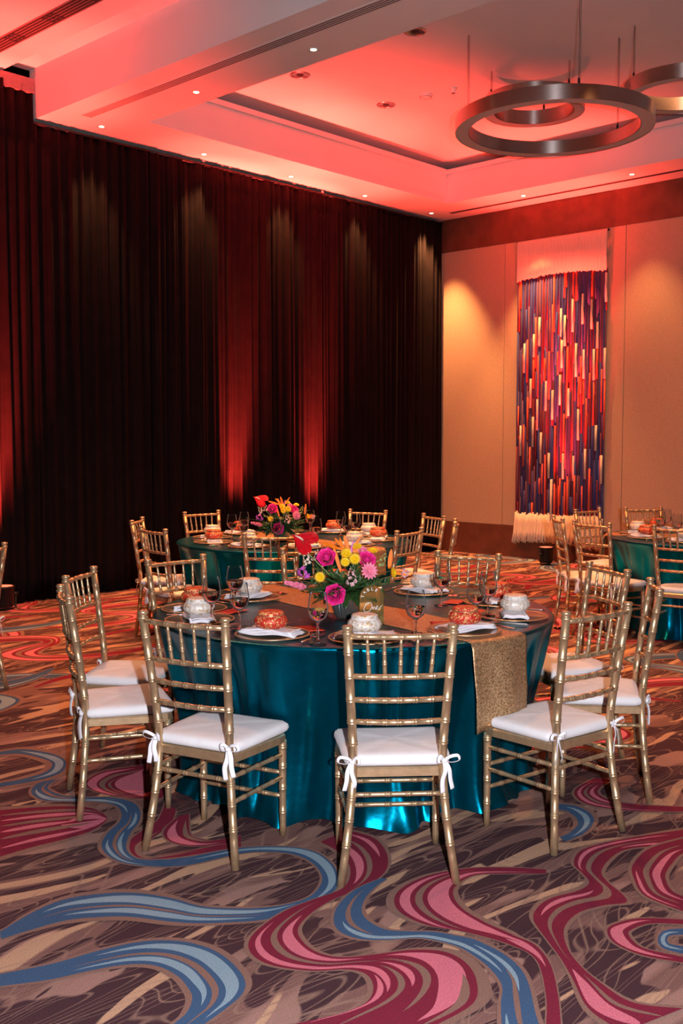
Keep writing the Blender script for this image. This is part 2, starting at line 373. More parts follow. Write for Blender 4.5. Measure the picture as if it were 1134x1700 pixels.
m = MB(); m.lathe([(.0, -.060), (.014, -.058), (.018, -.049)], 14); m.obj('eye', slot_m, t)

# warm general light of the room: bare fill spots added over the tables, without fixtures
for x, y in ((7.4, 6.0), (8.9, 4.4), (7.0, 3.2), (5.7, 4.4), (3.9, 6.4)):
    lamp('room_fill_lamp', 'SPOT', (x, y, 4.90 if x < 5.3 else 5.05 if x > 6.1 else 4.55), WARMROOM, WARMCOL, .12, (x, y, 0), 105, .8)

# ring pendants
def ring(name, c, R, zb, h, wd, label, zc=ZU):
    t = empty(name, (c[0], c[1], zb), 0, label, 'pendant light')
    m = MB(); m.lathe([(R-wd, .006), (R-wd, h), (R, h), (R, .0), (R-.004, 0), (R-.004, .006)], 96)
    o = m.obj('metal_band', steel, t)
    for p in o.data.polygons: p.use_smooth = True
    o.modifiers.new('split', 'EDGE_SPLIT').split_angle = math.radians(40)
    m = MB(); m.lathe([(R-wd+.003, .004), (R-.004, .004)], 96); m.obj('diffuser', diff_m, t)
    for k in range(3):
        q = 2*PI*k/3+2.35-.5+(.0 if R > .8 else .6)
        x, y = (R-wd/2)*math.cos(q), (R-wd/2)*math.sin(q)
        b = MB(); b.tube([(x, y, h), (x, y, h+.05), (x, y, h+.07)], [.009, .009, .003], 8); f = b.obj('fitting', darkm, t)
        b = MB(); b.tube([(x, y, h+.05), (x, y, zc-zb)], .0022, 6); b.obj('wire', darkm, t)
        b = MB(); b.tube([(x+.02, y, h+.0), (x+.02, y, zc-zb)], .0016, 6); b.obj('power_cord', darkm, t)
    return t
c1 = at(919, 212, 9.0); ring('ring_pendant', (c1.x, c1.y), .83, at(921, 213, 9.0).z-.02, .115, .115, 'largest brushed metal ring pendant, hanging lowest in front')
c2 = at(887, 185, 10.3); ring('ring_pendant', (c2.x, c2.y), .48, at(887, 187, 10.3).z, .14, .10, 'small brushed metal ring pendant hung high behind the largest ring')
c3 = at(1134, 158, 9.2); ring('ring_pendant', (c3.x, c3.y), .50, at(1134, 160, 9.2).z, .12, .10, 'brushed metal ring pendant cut off by the right edge')

# ---------------------------------------------------------------- black pleated drapes along the back wall
def drape(x0, x1, seed, label):
    r = random.Random(seed); t = empty('drape', ((x0+x1)/2, YW-.10, 0), 0, label, 'curtain', 'black drapes along the back wall')
    n = int((x1-x0)/.0125); zs = [0.012, .25, .8, 1.6, 2.6, 3.6, 4.3, 4.52]
    if x1 < 5.4: zs[-1] = 4.86
    ph = r.random()*9; f1 = r.uniform(48, 60); rows = []
    wv = [(r.uniform(9, 26), r.random()*7, r.uniform(.2, 1)) for _ in range(4)]
    for z in zs:
        row = []; k = 1-.35*z/4.6
        for i in range(n+1):
            x = x0+(x1-x0)*i/n; u_ = x
            a = sum(c*math.sin(u_*f+p) for f, p, c in wv)
            y = .024*math.sin(u_*f1+ph+1.1*a+.12*z)*(1.0)+.016*a*k+.010*math.sin(u_*f1*2.1+ph)
            row.append((x-(x0+x1)/2+.006*math.sin(z*1.3+i*.2), y+(.03*r.random() if z < .02 else 0), z))
        rows.append(row)
    m = MB(); m.grid(rows); o = m.obj('pleated_cloth', drape_m, t); solid(o, .003)
    b = MB(); b.tube([(x0-(x0+x1)/2, .0, zs[-1]+.012), (x1-(x0+x1)/2, 0, zs[-1]+.012)], .015, 8); b.obj('curtain_rod', darkm, t)
xs = [2.3, 3.8, 5.27, 6.6, 7.9, 9.15, 10.35, 11.52]
nm = ['floor-length black pleated drape left of the beam', 'floor-length black pleated drape under the beam end at the left edge', 'floor-length black pleated drape, first right of the beam end',
      'black pleated drape panel behind the leftmost far chairs', 'black pleated drape panel lit by the red uplight behind the far table', 'black pleated drape panel with the second red glow, right of the far flowers',
      'dark black pleated drape, one panel from the room corner', 'black pleated drape panel in the room corner beside the beige wall']
for i, (a, b) in enumerate(zip(xs[:-1], xs[1:])): drape(a, b, 30+i, nm[i+0] if i == 0 else nm[i])

# ---------------------------------------------------------------- red floor uplights
t = empty('uplight', (0, 0, 0), 0, 'x', 'floor light')
m = MB(); m.lathe([(.0, .03), (.075, .03), (.088, .05), (.09, .20), (.098, .205), (.098, .225), (.084, .225), (.080, .205)], 24); m.obj('housing', darkm, t)
m = MB(); m.lathe([(.0, .224), (.078, .223), (.083, .215)], 24); m.obj('lens', lens_red, t)
m = MB(); m.tube([(-.115, 0, .14), (-.115, 0, .02), (-.09, 0, .008), (.09, 0, .008), (.115, 0, .02), (.115, 0, .14)], .008, 8, flat=1.0); m.obj('yoke', darkm, t)
for s in (-1, 1):
    m = MB(); m.tube([(s*.088, 0, .14), (s*.135, 0, .14)], .016, 10); m.obj('knob', darkm, t)
m = MB(); m.tube([(0, -.08, .1), (.05, -.16, .02), (.2, -.2, .006), (.5, -.1, .006)], .004, 6); m.obj('cable', darkm, t)
u = [False]
UP = [(4.74, 8.72, 'black floor uplight shining red at the left edge, by the drape', (0, .30)), (7.70, 8.70, 'red floor uplight hidden behind the far table', (0, .3)),
      (8.93, 8.72, 'red floor uplight behind the middle chairs, by the drape', (0, .3)), (11.12, 6.97, 'black floor uplight shining red on the fibre art', (.30, 0))]
for i, (x, y, lab, d) in enumerate(UP):
    place(t, u, (x, y, 0), 0, lab)
    lamp('uplight_lamp', 'SPOT', (x, y, .235), RED*(.5 if i == 3 else .6), REDCOL, .05, (x-d[0]*1.5, y-d[1]*1.5, 4.5), 58, .9)
    lamp('uplight_core_lamp', 'SPOT', (x, y, .235), RED*(2.4 if i < 3 else .32), REDCOL, .04, (x+d[0]*1.25, y+d[1]*1.25, 2.6 if i < 3 else 1.5), 24, .95)
    lamp('uplight_beam_lamp', 'SPOT', (x, y, .235), RED*1.5, REDCOL, .04, (x-d[0]*.2, y-d[1]*.2, 4.5), 36, .95)

# ---------------------------------------------------------------- carpet motifs (woven swirls)
def crop(tagc, X, Y):
    ox, oy = {'A': (0, 1180), 'B': (380, 1340), 'C': (734, 1300), 'I': (0, 0)}[tagc]
    k = 1.0 if tagc == 'I' else 2.835
    return ox+X/k, oy+Y/k
def ladder(segs):
    R = []
    for tg, rungs in segs:
        for a, b, c, d in rungs:
            p = un(*crop(tg, a, b)); q = un(*crop(tg, c, d)); R.append((p.x, p.y, q.x, q.y))
    return R
def cr(P, t):
    i = max(0, min(int(t), len(P)-2)); f = t-i
    p0, p1, p2, p3 = P[max(i-1, 0)], P[i], P[i+1], P[min(i+2, len(P)-1)]
    return .5*((2*p1)+(-p0+p2)*f+(2*p0-5*p1+4*p2-p3)*f*f+(-p0+3*p1-3*p2+p3)*f**3)
motif = {k: MB() for k in 'bpnlg'}
LAYER = [0]; ZC = [0]
def stripe(R, c, s0, s1, t0, t1, z, taper=(0, 0), sub=6):
    R = np.array(R); z += .000012*(ZC[0] % 14); ZC[0] += 1; n = max(3, int((s1-s0)*sub)); top = []; bot = []
    for i in range(n+1):
        u_ = i/n; s_ = s0+(s1-s0)*u_; r = cr(R, s_)
        k = 1.0
        if taper[0] and u_ < .5: k = min(k, math.sin(PI*u_)**.8)
        if taper[1] and u_ > .5: k = min(k, math.sin(PI*u_)**.8)
        mid = (t0+t1)/2+(taper[2] if len(taper) > 2 else 0)*(1-k); h = (t1-t0)/2*k
        a = r[:2]*(1-(mid-h))+r[2:]*(mid-h); b = r[:2]*(1-(mid+h))+r[2:]*(mid+h)
        top.append((a[0], a[1], z)); bot.append((b[0], b[1], z))
    motif[c].grid([top, bot])
def band(R, base, stripes, halo=.10):
    LAYER[0] += 1; ZC[0] = 0; z = .0006+.0002*LAYER[0]
    n = len(R)-1
    stripe(R, 'g', 0, n, -halo, 1+halo, z)
    stripe(R, base, 0, n, 0, 1, z)
    for (c, s0, s1, t0, t1, *tp) in stripes:
        stripe(R, c, s0, min(s1, n), t0, t1, z, tuple(tp[0]) if tp else (1, 1))
# loose swirls over the rest of the carpet, in metres on the floor
r2 = random.Random(11)
def proj(x, y):
    q = Vector((x, y, 0))-EYEP; z = max(q.dot(fdir), .01)
    return 567+FPX*q.dot(rdir)/z, 850-FPX*q.dot(udir)/z
def swirl(cx, cy, ang, S, kind, mir):
    pts = [(-.95, .0), (-.55, .22), (-.1, .25), (.28, .08), (.38, -.18), (.2, -.38), (-.02, -.52), (-.05, -.75), (.25, -.92), (.7, -.95), (1.1, -.8)]
    wd = [.02, .06, .09, .13, .17, .13, .08, .12, .13, .08, .02]
    R = []
    for i, (x, y) in enumerate(pts):
        a, b = pts[max(i-1, 0)], pts[min(i+1, len(pts)-1)]
        tx, ty = b[0]-a[0], b[1]-a[1]; L_ = math.hypot(tx, ty); nx, ny = -ty/L_, tx/L_
        def T(px, py):
            px *= S; py *= S*mir
            return cx+px*math.cos(ang)-py*math.sin(ang), cy+px*math.sin(ang)+py*math.cos(ang)
        R.append(T(x+nx*wd[i], y+ny*wd[i])+T(x-nx*wd[i], y-ny*wd[i]))
    for a_ in R:
        X_, Y_ = proj(a_[0], a_[1])
        if Y_ > (1245 if X_ < 600 else 1285) : return
    LAYER[0] %= 7
    if kind == 'b': band(R, 'b', [('p', 1.2, 6, .08, .34), ('g', 1.5, 9, .42, .58), ('p', 2, 5.6, .66, .9), ('p', 6, 9.5, .66, .9)], .12)
    else: band(R, 'n', [('l', 1.2, 6, .08, .36), ('g', 1.5, 9, .46, .58), ('l', 2, 5.6, .66, .88), ('l', 6, 9.5, .66, .88)], .12)
k = 0
gy = -0.6
while gy < 9.0:
    gx = 0.4
    while gx < 11.6:
        k += 1
        swirl(gx+r2.uniform(-.15, .15), gy+r2.uniform(-.15, .15), -.35+r2.uniform(-.5, .5)+(PI if k % 3 == 0 else 0), r2.uniform(.62, .9), 'b' if r2.random() < .68 else 'n', r2.choice((-1, 1)))
        gx += 1.18
    gy += .92; 
LAYER[0] = 8
# the swirls of the foreground, as they lie
band(ladder([('A', [(0, 470, 0, 690), (150, 458, 150, 645), (300, 452, 300, 608), (420, 458, 420, 572), (485, 485, 485, 535), (505, 508, 505, 512)])]), 'b',
     [('g', -.0, 3.8, .09, .17), ('p', 0, 3.9, .21, .30), ('g', 0, 3.4, .34, .42), ('p', 1.9, 4.8, .30, .86), ('b', 1.2, 4.1, .50, .58), ('g', 0, 3.2, .60, .70), ('p', 0, 2.4, .46, .55), ('p', 0, 3.4, .80, .88)], .08)
band(ladder([('A', [(-20, 198, -20, 212), (100, 183, 90, 205), (210, 196, 180, 222), (290, 222, 232, 240), (312, 252, 246, 258), (285, 295, 215, 290), (180, 330, 110, 322), (0, 362, -10, 345)])]), 'n', [('l', 1, 6, .2, .8)], .5)
band(ladder([('A', [(720, 250, 740, 275), (600, 268, 660, 300), (480, 290, 570, 322), (405, 335, 530, 350), (425, 372, 555, 378), (520, 400, 640, 400), (690, 418, 720, 410)])]), 'b',
     [('p', .8, 5.6, .08, .42), ('g', .3, 5.6, .5, .72)], .1)
band(ladder([('A', [(690, 270, 720, 262), (600, 305, 740, 270), (530, 335, 760, 280), (530, 365, 770, 370), (600, 395, 770, 400), (700, 412, 760, 415)])]), 'b', [('p', .3, 4.8, .08, .62), ('g', .6, 4.6, .68, .9)], .05)
band(ladder([('A', [(780, 430, 830, 470), (740, 520, 800, 540), (650, 580, 720, 600), (600, 630, 660, 640), (602, 680, 665, 675), (660, 712, 705, 690), (790, 710, 780, 680), (940, 685, 930, 655), (1134, 645, 1134, 612)])]), 'b', [('g', 1.5, 7, .62, 1.0, (1, 1))], .1)
band(ladder([('A', [(840, 500, 890, 490), (775, 560, 890, 545), (780, 605, 900, 590), (850, 635, 960, 610), (960, 640, 1020, 612), (1134, 620, 1134, 590)])]), 'b', [('p', .4, 4.4, .1, .55), ('g', .5, 4, .72, .95)], .08)
band(ladder([('A', [(0, 1045, 5, 1080), (150, 955, 160, 1032), (300, 893, 320, 990), (480, 865, 490, 975), (640, 862, 620, 975), (800, 885, 780, 995), (950, 925, 930, 1005), (1117, 935, 1117, 999)]),
             ('B', [(170, 477, 190, 530), (280, 460, 340, 480), (380, 425, 440, 438), (432, 370, 507, 385), (435, 320, 515, 330), (390, 265, 480, 265), (310, 228, 400, 212), (200, 215, 270, 190), (60, 222, 60, 195)]),
             ('A', [(900, 728, 900, 690), (760, 738, 760, 705), (620, 728, 650, 700), (530, 700, 600, 665), (478, 645, 598, 615), (505, 580, 620, 570), (560, 530, 652, 530), (572, 485, 660, 480), (540, 448, 625, 435), (450, 432, 530, 412), (330, 430, 400, 410), (220, 427, 300, 403), (160, 405, 240, 380), (148, 375, 225, 362), (190, 340, 260, 332), (300, 322, 330, 316)])]), 'n',
     [('l', 1.3, 9.2, .10, .44), ('g', 1.2, 8, .52, .60), ('l', 1.9, 7.6, .64, .86), ('l', 9.8, 17, .30, .88), ('l', 18.5, 21.5, .12, .3), ('g', 19, 24, .42, .58), ('l', 19, 22, .62, .8), ('l', 22.2, 24, .66, .85), ('l', 24, 30, .12, .5), ('g', 26.5, 31, .6, .8)], .16)
band(ladder([('A', [(0, 1245, 0, 1302), (250, 1195, 230, 1272), (480, 1130, 430, 1228), (680, 1090, 600, 1200), (850, 1090, 730, 1205), (990, 1125, 830, 1250), (1090, 1190, 885, 1310), (1152, 1272, 905, 1360), (1140, 1340, 880, 1425), (1060, 1410, 830, 1470), (950, 1490, 760, 1530)])]), 'n',
     [('l', 1.9, 9.4, .10, .40), ('g', 1.4, 10, .50, .64), ('l', 1.5, 7.8, .68, .88)], .13)
band(ladder([('B', [(560, 112, 430, 168), (680, 148, 500, 205), (740, 215, 560, 262), (745, 290, 570, 330), (690, 350, 530, 390), (590, 400, 410, 435), (470, 450, 270, 490), (375, 515, 150, 570), (325, 580, 93, 640), (350, 640, 115, 705), (420, 690, 210, 752), (530, 712, 390, 776), (700, 697, 560, 770), (860, 677, 650, 795), (1010, 685, 680, 860), (1112, 735, 640, 930), (1165, 820, 500, 985), (1150, 930, 300, 1030), (960, 1040, 150, 1090)])]), 'b',
     [('g', .5, 4.5, .42, .56), ('p', .6, 3.8, .64, .86), ('p', .3, 2.2, .14, .26), ('p', 6.8, 11.8, .08, .34), ('g', 5.6, 12.6, .42, .56), ('p', 6.8, 14.8, .72, .90), ('p', 12.4, 17.6, .06, .30), ('g', 12.4, 17, .36, .44), ('p', 12.6, 15.2, .50, .58), ('g', 12.8, 17.5, .62, .70), ('p', 13.2, 17, .86, .96), ('g', 15.5, 18, .05, .12)], .09)
band(ladder([('B', [(720, 338, 745, 345), (600, 390, 700, 372), (520, 460, 645, 430), (493, 530, 625, 490), (520, 590, 655, 540), (620, 627, 740, 582), (760, 630, 850, 590), (900, 622, 960, 592), (1040, 650, 1080, 612)]),
             ('C', [(120, 800, 160, 745), (215, 870, 290, 810), (280, 955, 370, 880), (277, 1040, 410, 960), (280, 1134, 440, 1090), (290, 1200, 470, 1180)])]), 'n',
     [('l', 3.4, 10.6, .12, .46), ('g', 1.2, 5, .42, .60), ('l', 9, 12, .55, .74), ('g', 10.5, 14, .42, .6), ('l', 12.6, 14, .1, .2)], .14)
band(ladder([('C', [(490, 412, 490, 432), (300, 402, 300, 432), (110, 408, 150, 440), (-70, 442, 65, 490), (-190, 500, 55, 540), (-226, 560, 100, 600), (-190, 620, 200, 660), (-70, 675, 290, 700), (100, 705, 350, 728), (300, 760, 440, 770), (440, 835, 510, 860), (488, 1000, 545, 1000), (490, 1150, 560, 1150)])]), 'b',
     [('p', 2.2, 7.6, .08, .24), ('g', 1.8, 7.4, .32, .44), ('p', .4, 9.8, .52, .92), ('p', 8.5, 10.2, .3, .7)], .12)
band(ladder([('C', [(1134, 225, 1134, 315), (950, 252, 980, 305), (760, 288, 860, 320), (650, 325, 790, 362), (620, 385, 750, 422), (660, 430, 780, 472), (692, 475, 850, 530), (640, 512, 865, 568), (520, 545, 760, 582), (450, 590, 640, 618), (430, 650, 575, 690), (490, 740, 590, 782), (560, 835, 650, 865), (615, 930, 750, 950), (690, 1070, 900, 1040), (850, 1180, 1134, 1068)])]), 'b',
     [('p', .4, 4.6, .12, .28), ('g', .6, 12, .42, .64), ('p', 6.6, 9.6, .14, .30), ('p', 0, 2, .7, .84, (0, 1)), ('p', 12.4, 15, .08, .5), ('g', 12.6, 15, .58, .72)], .13)
band(ladder([('C', [(1150, 262, 1150, 330), (980, 312, 1110, 352), (898, 390, 1055, 425), (905, 460, 1055, 468), (960, 540, 1085, 515), (1150, 615, 1150, 545)])]), 'b', [('g', .2, 4.8, .34, .52), ('p', .3, 4.9, .62, .86), ('p', 2.3, 4.8, .08, .2)], .12)
band(ladder([('C', [(1150, 650, 1150, 672), (930, 643, 980, 668), (800, 675, 890, 698), (778, 712, 880, 725), (820, 765, 930, 775), (950, 820, 1010, 800), (1150, 855, 1150, 828)])]), 'b', [('p', .8, 5.6, .14, .76)], .16)
band(ladder([('C', [(1150, 690, 1150, 722), (1050, 700, 1080, 724), (1016, 738, 1060, 742), (1040, 785, 1075, 765), (1150, 815, 1150, 778)])]), 'n', [('l', .4, 3.8, .3, .75)], .3)
band(ladder([('C', [(720, -20, 800, -10), (635, 28, 740, 30), (628, 68, 740, 60), (700, 110, 810, 90), (900, 137, 940, 108), (1150, 140, 1150, 118)])]), 'b', [('p', .4, 4.6, .12, .3), ('g', .4, 4, .4, .55), ('p', .6, 3.6, .65, .85)], .12)
band(ladder([('C', [(540, 103, 540, 130), (630, 114, 590, 140), (700, 150, 632, 172), (712, 195, 636, 205), (665, 245, 600, 240), (580, 282, 555, 262)])]), 'n', [('l', .6, 4.4, .25, .6)], .3)
NAMES = {'b': 'burgundy_swirl', 'p': 'pink_swirl', 'n': 'blue_swirl', 'l': 'light_blue_swirl', 'g': 'brown_swirl'}
# keep the swirls inside the room
for k_, mb in motif.items():
    mb.v = [(min(max(x, X0+.01), XW-.04), min(max(y, Y0+.01), YW-.01), z) for x, y, z in mb.v]
    o = mb.obj(NAMES[k_], YARN[k_], floor, False); o['kind'] = 'stuff'

# ---------------------------------------------------------------- gold ballroom chair
def rings_profile(L, marks, r0, r1, rr=1.22, hw=.0032, gap=.0095):
    """stations (distance, radius) along a turned bamboo-like rod with double rings at marks"""
    st = {0.0: r0, L: r1}
    base = lambda d: r0+(r1-r0)*d/L
    for mk in marks:
        for g_ in (-gap/2, gap/2):
            for dd, f in ((-hw, 1.0), (-hw*.4, rr), (hw*.4, rr), (hw, 1.0)):
                d = mk+g_+dd
                if 0 < d < L: st[d] = base(d)*f
    for i in range(1, 9): st.setdefault(L*i/9.0, base(L*i/9.0))
    return sorted(st.items())
def along(path, d):
    for a, b in zip(path[:-1], path[1:]):
        l = (b-a).length
        if d <= l+1e-9: return a.lerp(b, d/l)
        d -= l
    return path[-1]
def rod(path, marks_frac, r0, r1=None, n=10, rr=1.22, smooth_path=True, hw=.0032, gap=.0095):
    path = [Vector(p) for p in path]
    if smooth_path and len(path) > 2:
        P = np.array([tuple(p) for p in path]); q = []
        for i in range((len(path)-1)*6+1): q.append(Vector(cr(P, i/6.0)))
        path = q
    L = sum((b-a).length for a, b in zip(path[:-1], path[1:]))
    st = rings_profile(L, [f*L for f in marks_frac], r0, r1 if r1 is not None else r0, rr, hw, gap)
    m = MB(); m.tube([along(path, d) for d, _ in st], [r for _, r in st], n); return m
ZT = .92
def make_chair():
    t = empty('ballroom_chair', (0, 0, 0), 0, 'x', 'chair')
    def post_x(z): return .156+(.182-.156)*max(0, (z-.44)/(.90-.44)) if z > .44 else .156+.048*((.44-z)/.44)**1.5
    def post_y(z): return -.185-.066*max(0, (z-.44)/.48)**1.15 if z > .44 else -.185-.04*((.44-z)/.44)**1.6
    for s in (-1, 1):
        zs = [0, .1, .2, .3, .4, .5, .6, .7, .8, .895]
        path = [(s*post_x(z), post_y(z), z) for z in zs]
        m = rod(path, [z/.895 for z in (.14, .23, .305, .50, .58, .66, .745, .83)], .0148, .0162, 12, 1.13)
        p = (s*post_x(.895), post_y(.895))
        m.lathe([(.0162, -.002), (.0195, .003), (.0195, .010), (.0150, .012), (.0150, .017), (.0185, .020), (.0205, .028), (.0165, .033), (0, .035)], 12, cx=p[0], cy=p[1], cz=.893)
        m.obj('back_post', gold, t)
        fx, fy = s*.187, .145
        m = rod([(fx, fy, 0), (fx, fy, .385)], [.25, .5, .72, .93], .0125, .0165, 12, 1.13); m.obj('front_leg', gold, t)
    def bow(z, a, k=.022): # a in -1..1
        x = post_x(z)
        return (a*x, post_y(z)-k*(1-a*a), z)
    def rail(z, r, name, marks, k=.022):
        path = [bow(z, -1+2*i/6, k) for i in range(7)]
        rod(path, marks, r, r, 10, 1.16).obj(name, gold, t)
    rail(.888, .0105, 'crest_rail', [.17, .335, .5, .665, .83])
    for z in (.745, .66, .58): rail(z, .0098, 'back_rail', [.18, .35, .5, .66, .83])
    for k_ in range(5):
        a = -.64+.32*k_; top = bow(.880, a*1.0); b = bow(.752, a*.96)
        rod([b, top], [.33, .62], .0078, .0056, 8, 1.3, False, .0022, .007).obj('spindle', gold, t)
    # seat frame: trapezium with rounded front
    m = MB(); out = [(-.170, -.19), (.170, -.19), (.203, .10), (.200, .145), (.175, .168), (0, .174), (-.175, .168), (-.200, .145), (-.203, .10)]
    for z, f in ((.375, .965), (.378, 1), (.405, 1), (.411, .975)): m.v += [(x*f, y*f, z) for x, y in out]
    n = len(out)
    for i in range(3):
        for k_ in range(n): m.f.append((i*n+k_, i*n+(k_+1) % n, (i+1)*n+(k_+1) % n, (i+1)*n+k_)); m.m.append(0)
    m.f.append(tuple(range(n-1, -1, -1))); m.f.append(tuple(3*n+k_ for k_ in range(n))); m.m += [0, 0]
    m.obj('seat_frame', gold, t, False)
    # stretchers
    def st(p, q, marks=(.22, .5, .78)): rod([p, q], marks, .0088, .0088, 9, 1.18, False).obj('stretcher', gold, t)
    for z in (.262, .168): st((-.187, .145, z-.01), (.187, .145, z-.01))
    for s in (-1, 1):
        for z in (.325, .235): st((s*post_x(z), post_y(z), z), (s*.187, .145, z))
    st((-post_x(.315), post_y(.315), .315), (post_x(.315), post_y(.315), .315), (.16, .39, .61, .84))
    # cushion: puffy trapezium
    m = MB(); rows = []; prof = [(0.0, .93), (.008, .99), (.020, 1.01), (.034, .995), (.042, .94), (.046, .80), (.0485, .55), (.050, .30), (.0505, .02)]
    n = 40; rr_ = random.Random(3); ph = [rr_.random()*6 for _ in range(4)]
    for z, f in prof:
        row = []
        for k_ in range(n):
            q = 2*PI*k_/n; cx_, sx_ = math.cos(q), math.sin(q)
            ex = .16 if f > .9 else .3 if f > .7 else .6 if f > .3 else 1.0; x = abs(cx_)**ex*math.copysign(1, cx_); y = abs(sx_)**ex*math.copysign(1, sx_)
            l = max(abs(x), abs(y)); 
            X = x*(.186+.022*(y*.5+.5)); Y = -.004+y*.184
            w_ = 1+.006*math.sin(9*q+ph[0]+z*60)+.004*math.sin(17*q+ph[1])
            row.append((X*f*w_, Y*f*w_, .411+z+.006*f*(1-f)*math.sin(5*q+ph[2])))
        rows.append(row)
    m.grid(rows, 0, True); m.f.append(tuple(range(n-1, -1, -1))); m.m.append(0)
    m.f.append(tuple((len(prof)-1)*n+k_ for k_ in range(n))); m.m.append(0)
    cu = m.obj('seat_cushion', cushion_m, t)
    # ribbon bows at the rear posts
    for s in (-1, 1):
        px, py = s*post_x(.43), post_y(.43); o_ = Vector((px+s*.006, py-.017, .437)); m = MB()
        def rib(pts, wdt=.0095):
            P = np.array([tuple(o_+Vector(p)) for p in pts]); q = [Vector(cr(P, i/5.0)) for i in range((len(pts)-1)*5+1)]
            m.tube(q, wdt, 8, True, flat=.14, up=(0, .2, 1) if abs(pts[-1][2]) < .05 else (1, .5, 0))
        rib([(0, 0, 0), (s*.018, -.012, .016), (s*.045, -.014, .02), (s*.05, -.012, .002), (s*.022, -.008, -.006), (0, 0, 0)], .006)
        rib([(0, 0, 0), (-s*.012, -.014, .018), (-s*.022, -.018, .012), (-s*.02, -.012, -.008), (0, 0, 0)], .006)
        rib([(0, 0, 0), (s*.016, -.010, -.03), (s*.020, -.012, -.065), (s*.028, -.010, -.10)])
        rib([(0, 0, 0), (s*.002, -.012, -.035), (-s*.008, -.014, -.07), (-s*.006, -.010, -.115 if s > 0 else -.09)])
        rib([(-s*.012, .055, .0), (-s*.018, .03, .003), (-s*.012, .0, .004), (0, -.006, 0)], .006)
        m.tube([o_+Vector((-.008, -.003, 0)), o_+Vector((0, -.008, 0)), o_+Vector((.009, -.003, 0))], [.006, .009, .006], 8)
        m.obj('cushion_tie', ribbon_m, cu)
    return t
chair = make_chair(); cu_used = [False]
def chair_top(mid, facing, label, group):
    f = facing.normalized(); o = mid+f*.250; rz = math.atan2(f.y, f.x)-PI/2
    place(chair, cu_used, (o.x, o.y, .002), rz, label, group)
T1 = Vector((3.584, 3.30, 0)); T2 = Vector((5.76, 5.95, 0)); T3 = Vector((8.35, 3.55, 0))
G1 = 'gold ballroom chairs round the nearest table'
def chair_px(a, b, label, T=T1, group=G1, shift=0.0):
    A, B = un(a[0], a[1], ZT+.005), un(b[0], b[1], ZT+.005); mid = (A+B)/2; mid.z = 0
    d = B-A; f = Vector((-d.y, d.x, 0)).normalized()
    if f.dot(T-mid) < 0: f = -f
    chair_top(mid+f*shift, f, label, group)
chair_px((578, 1040), (752, 1038), 'gold chair with white cushion, its back straight to us at the front centre')
chair_px((240, 1015), (369, 1027), 'gold chair with white cushion at the front left of the near table')
chair_px((100, 972), (113, 990), 'gold chair seen edge-on at the left of the near table, ribbons on its back')
chair_px((109, 956), (153.5, 941), 'gold chair just behind the edge-on one at the left of the near table')
chair_px((259, 930), (341, 922), 'gold chair at the far left side of the near table, facing us', shift=-.05)
chair_px((725, 916.5), (818, 921.5), 'gold chair beyond the near table with red carpet behind its spindles', shift=-.06)
chair_px((969.6, 934), (1023, 946), 'gold chair at the far right of the near table, behind the front right one', shift=-.05)
chair_px((1082, 961), (1095, 977), 'gold chair seen edge-on at the right of the near table')
chair_px((943, 1016), (1042, 1001), 'gold chair with white cushion at the front right beside the gold runner end')
m6 = un(525, 914, ZT); m6.z = 0; m6 = T1+(m6-T1).normalized()*1.22; chair_top(m6, T1-m6, 'gold chair mostly hidden behind the near flower centrepiece', G1)
def chair_circ(T, R, px, far, label, group, twist=0.0):
    th = math.atan((px-567)/FPX); d = (gdir*math.cos(th)+rdir*math.sin(th)); b = T.dot(d); c = T.dot(T)-R*R
    disc = max(b*b-c, 0); s = b+math.sqrt(disc) if far else b-math.sqrt(disc)
    p = d*s; f = (T-p); f.z = 0
    f = Matrix.Rotation(twist, 3, 'Z') @ f
    chair_top(p, f, label, group)
G2 = 'gold ballroom chairs round the far table'; R2 = 1.27
chair_circ(T2, R2, 226, True, 'gold chair furthest left at the far table, next to the drape', G2)
chair_circ(T2, R2, 252, False, 'gold chair at the left of the far table with white tie bows', G2)
chair_circ(T2, R2, 334, True, 'gold chair behind the far table, left of the red glow', G2)
chair_circ(T2, R2, 449, False, 'gold chair with its back to us in front of the far table', G2)
chair_circ(T2, R2, 611, True, 'gold chair behind the far table, right of its flowers', G2)
chair_circ(T2, R2, 681, False, 'gold chair at the near right of the far table, back to us', G2, .25)
chair_circ(T2, R2, 721, True, 'gold chair at the right of the far table, half behind another', G2)
chair_circ(T2, R2, 757, False, 'gold chair edge-on, furthest right at the far table', G2)
G3 = 'gold ballroom chairs round the table at the right edge'
chair_circ(T3, 1.36, 927, False, 'gold chair edge-on in front of the fibre art and red uplight', G3)
chair_circ(T3, 1.35, 976, True, 'gold chair further back between the fibre art and the right table', G3)
chair_circ(T3, 1.30, 983, False, 'gold chair at the near left of the right-hand table', G3, .2)
chair_circ(T3, 1.30, 1069, True, 'gold chair against the beige wall behind the right-hand table', G3)
chair_circ(T3, 1.12, 1128, False, 'gold chair cut off by the right edge, back to us', G3)
lc = un(-22, 907, ZT); lc.z = 0
chair_top(lc, rdir*(-1)+gdir*(.3), 'gold chair cut off by the left edge of the picture', 'gold chair at the left edge')

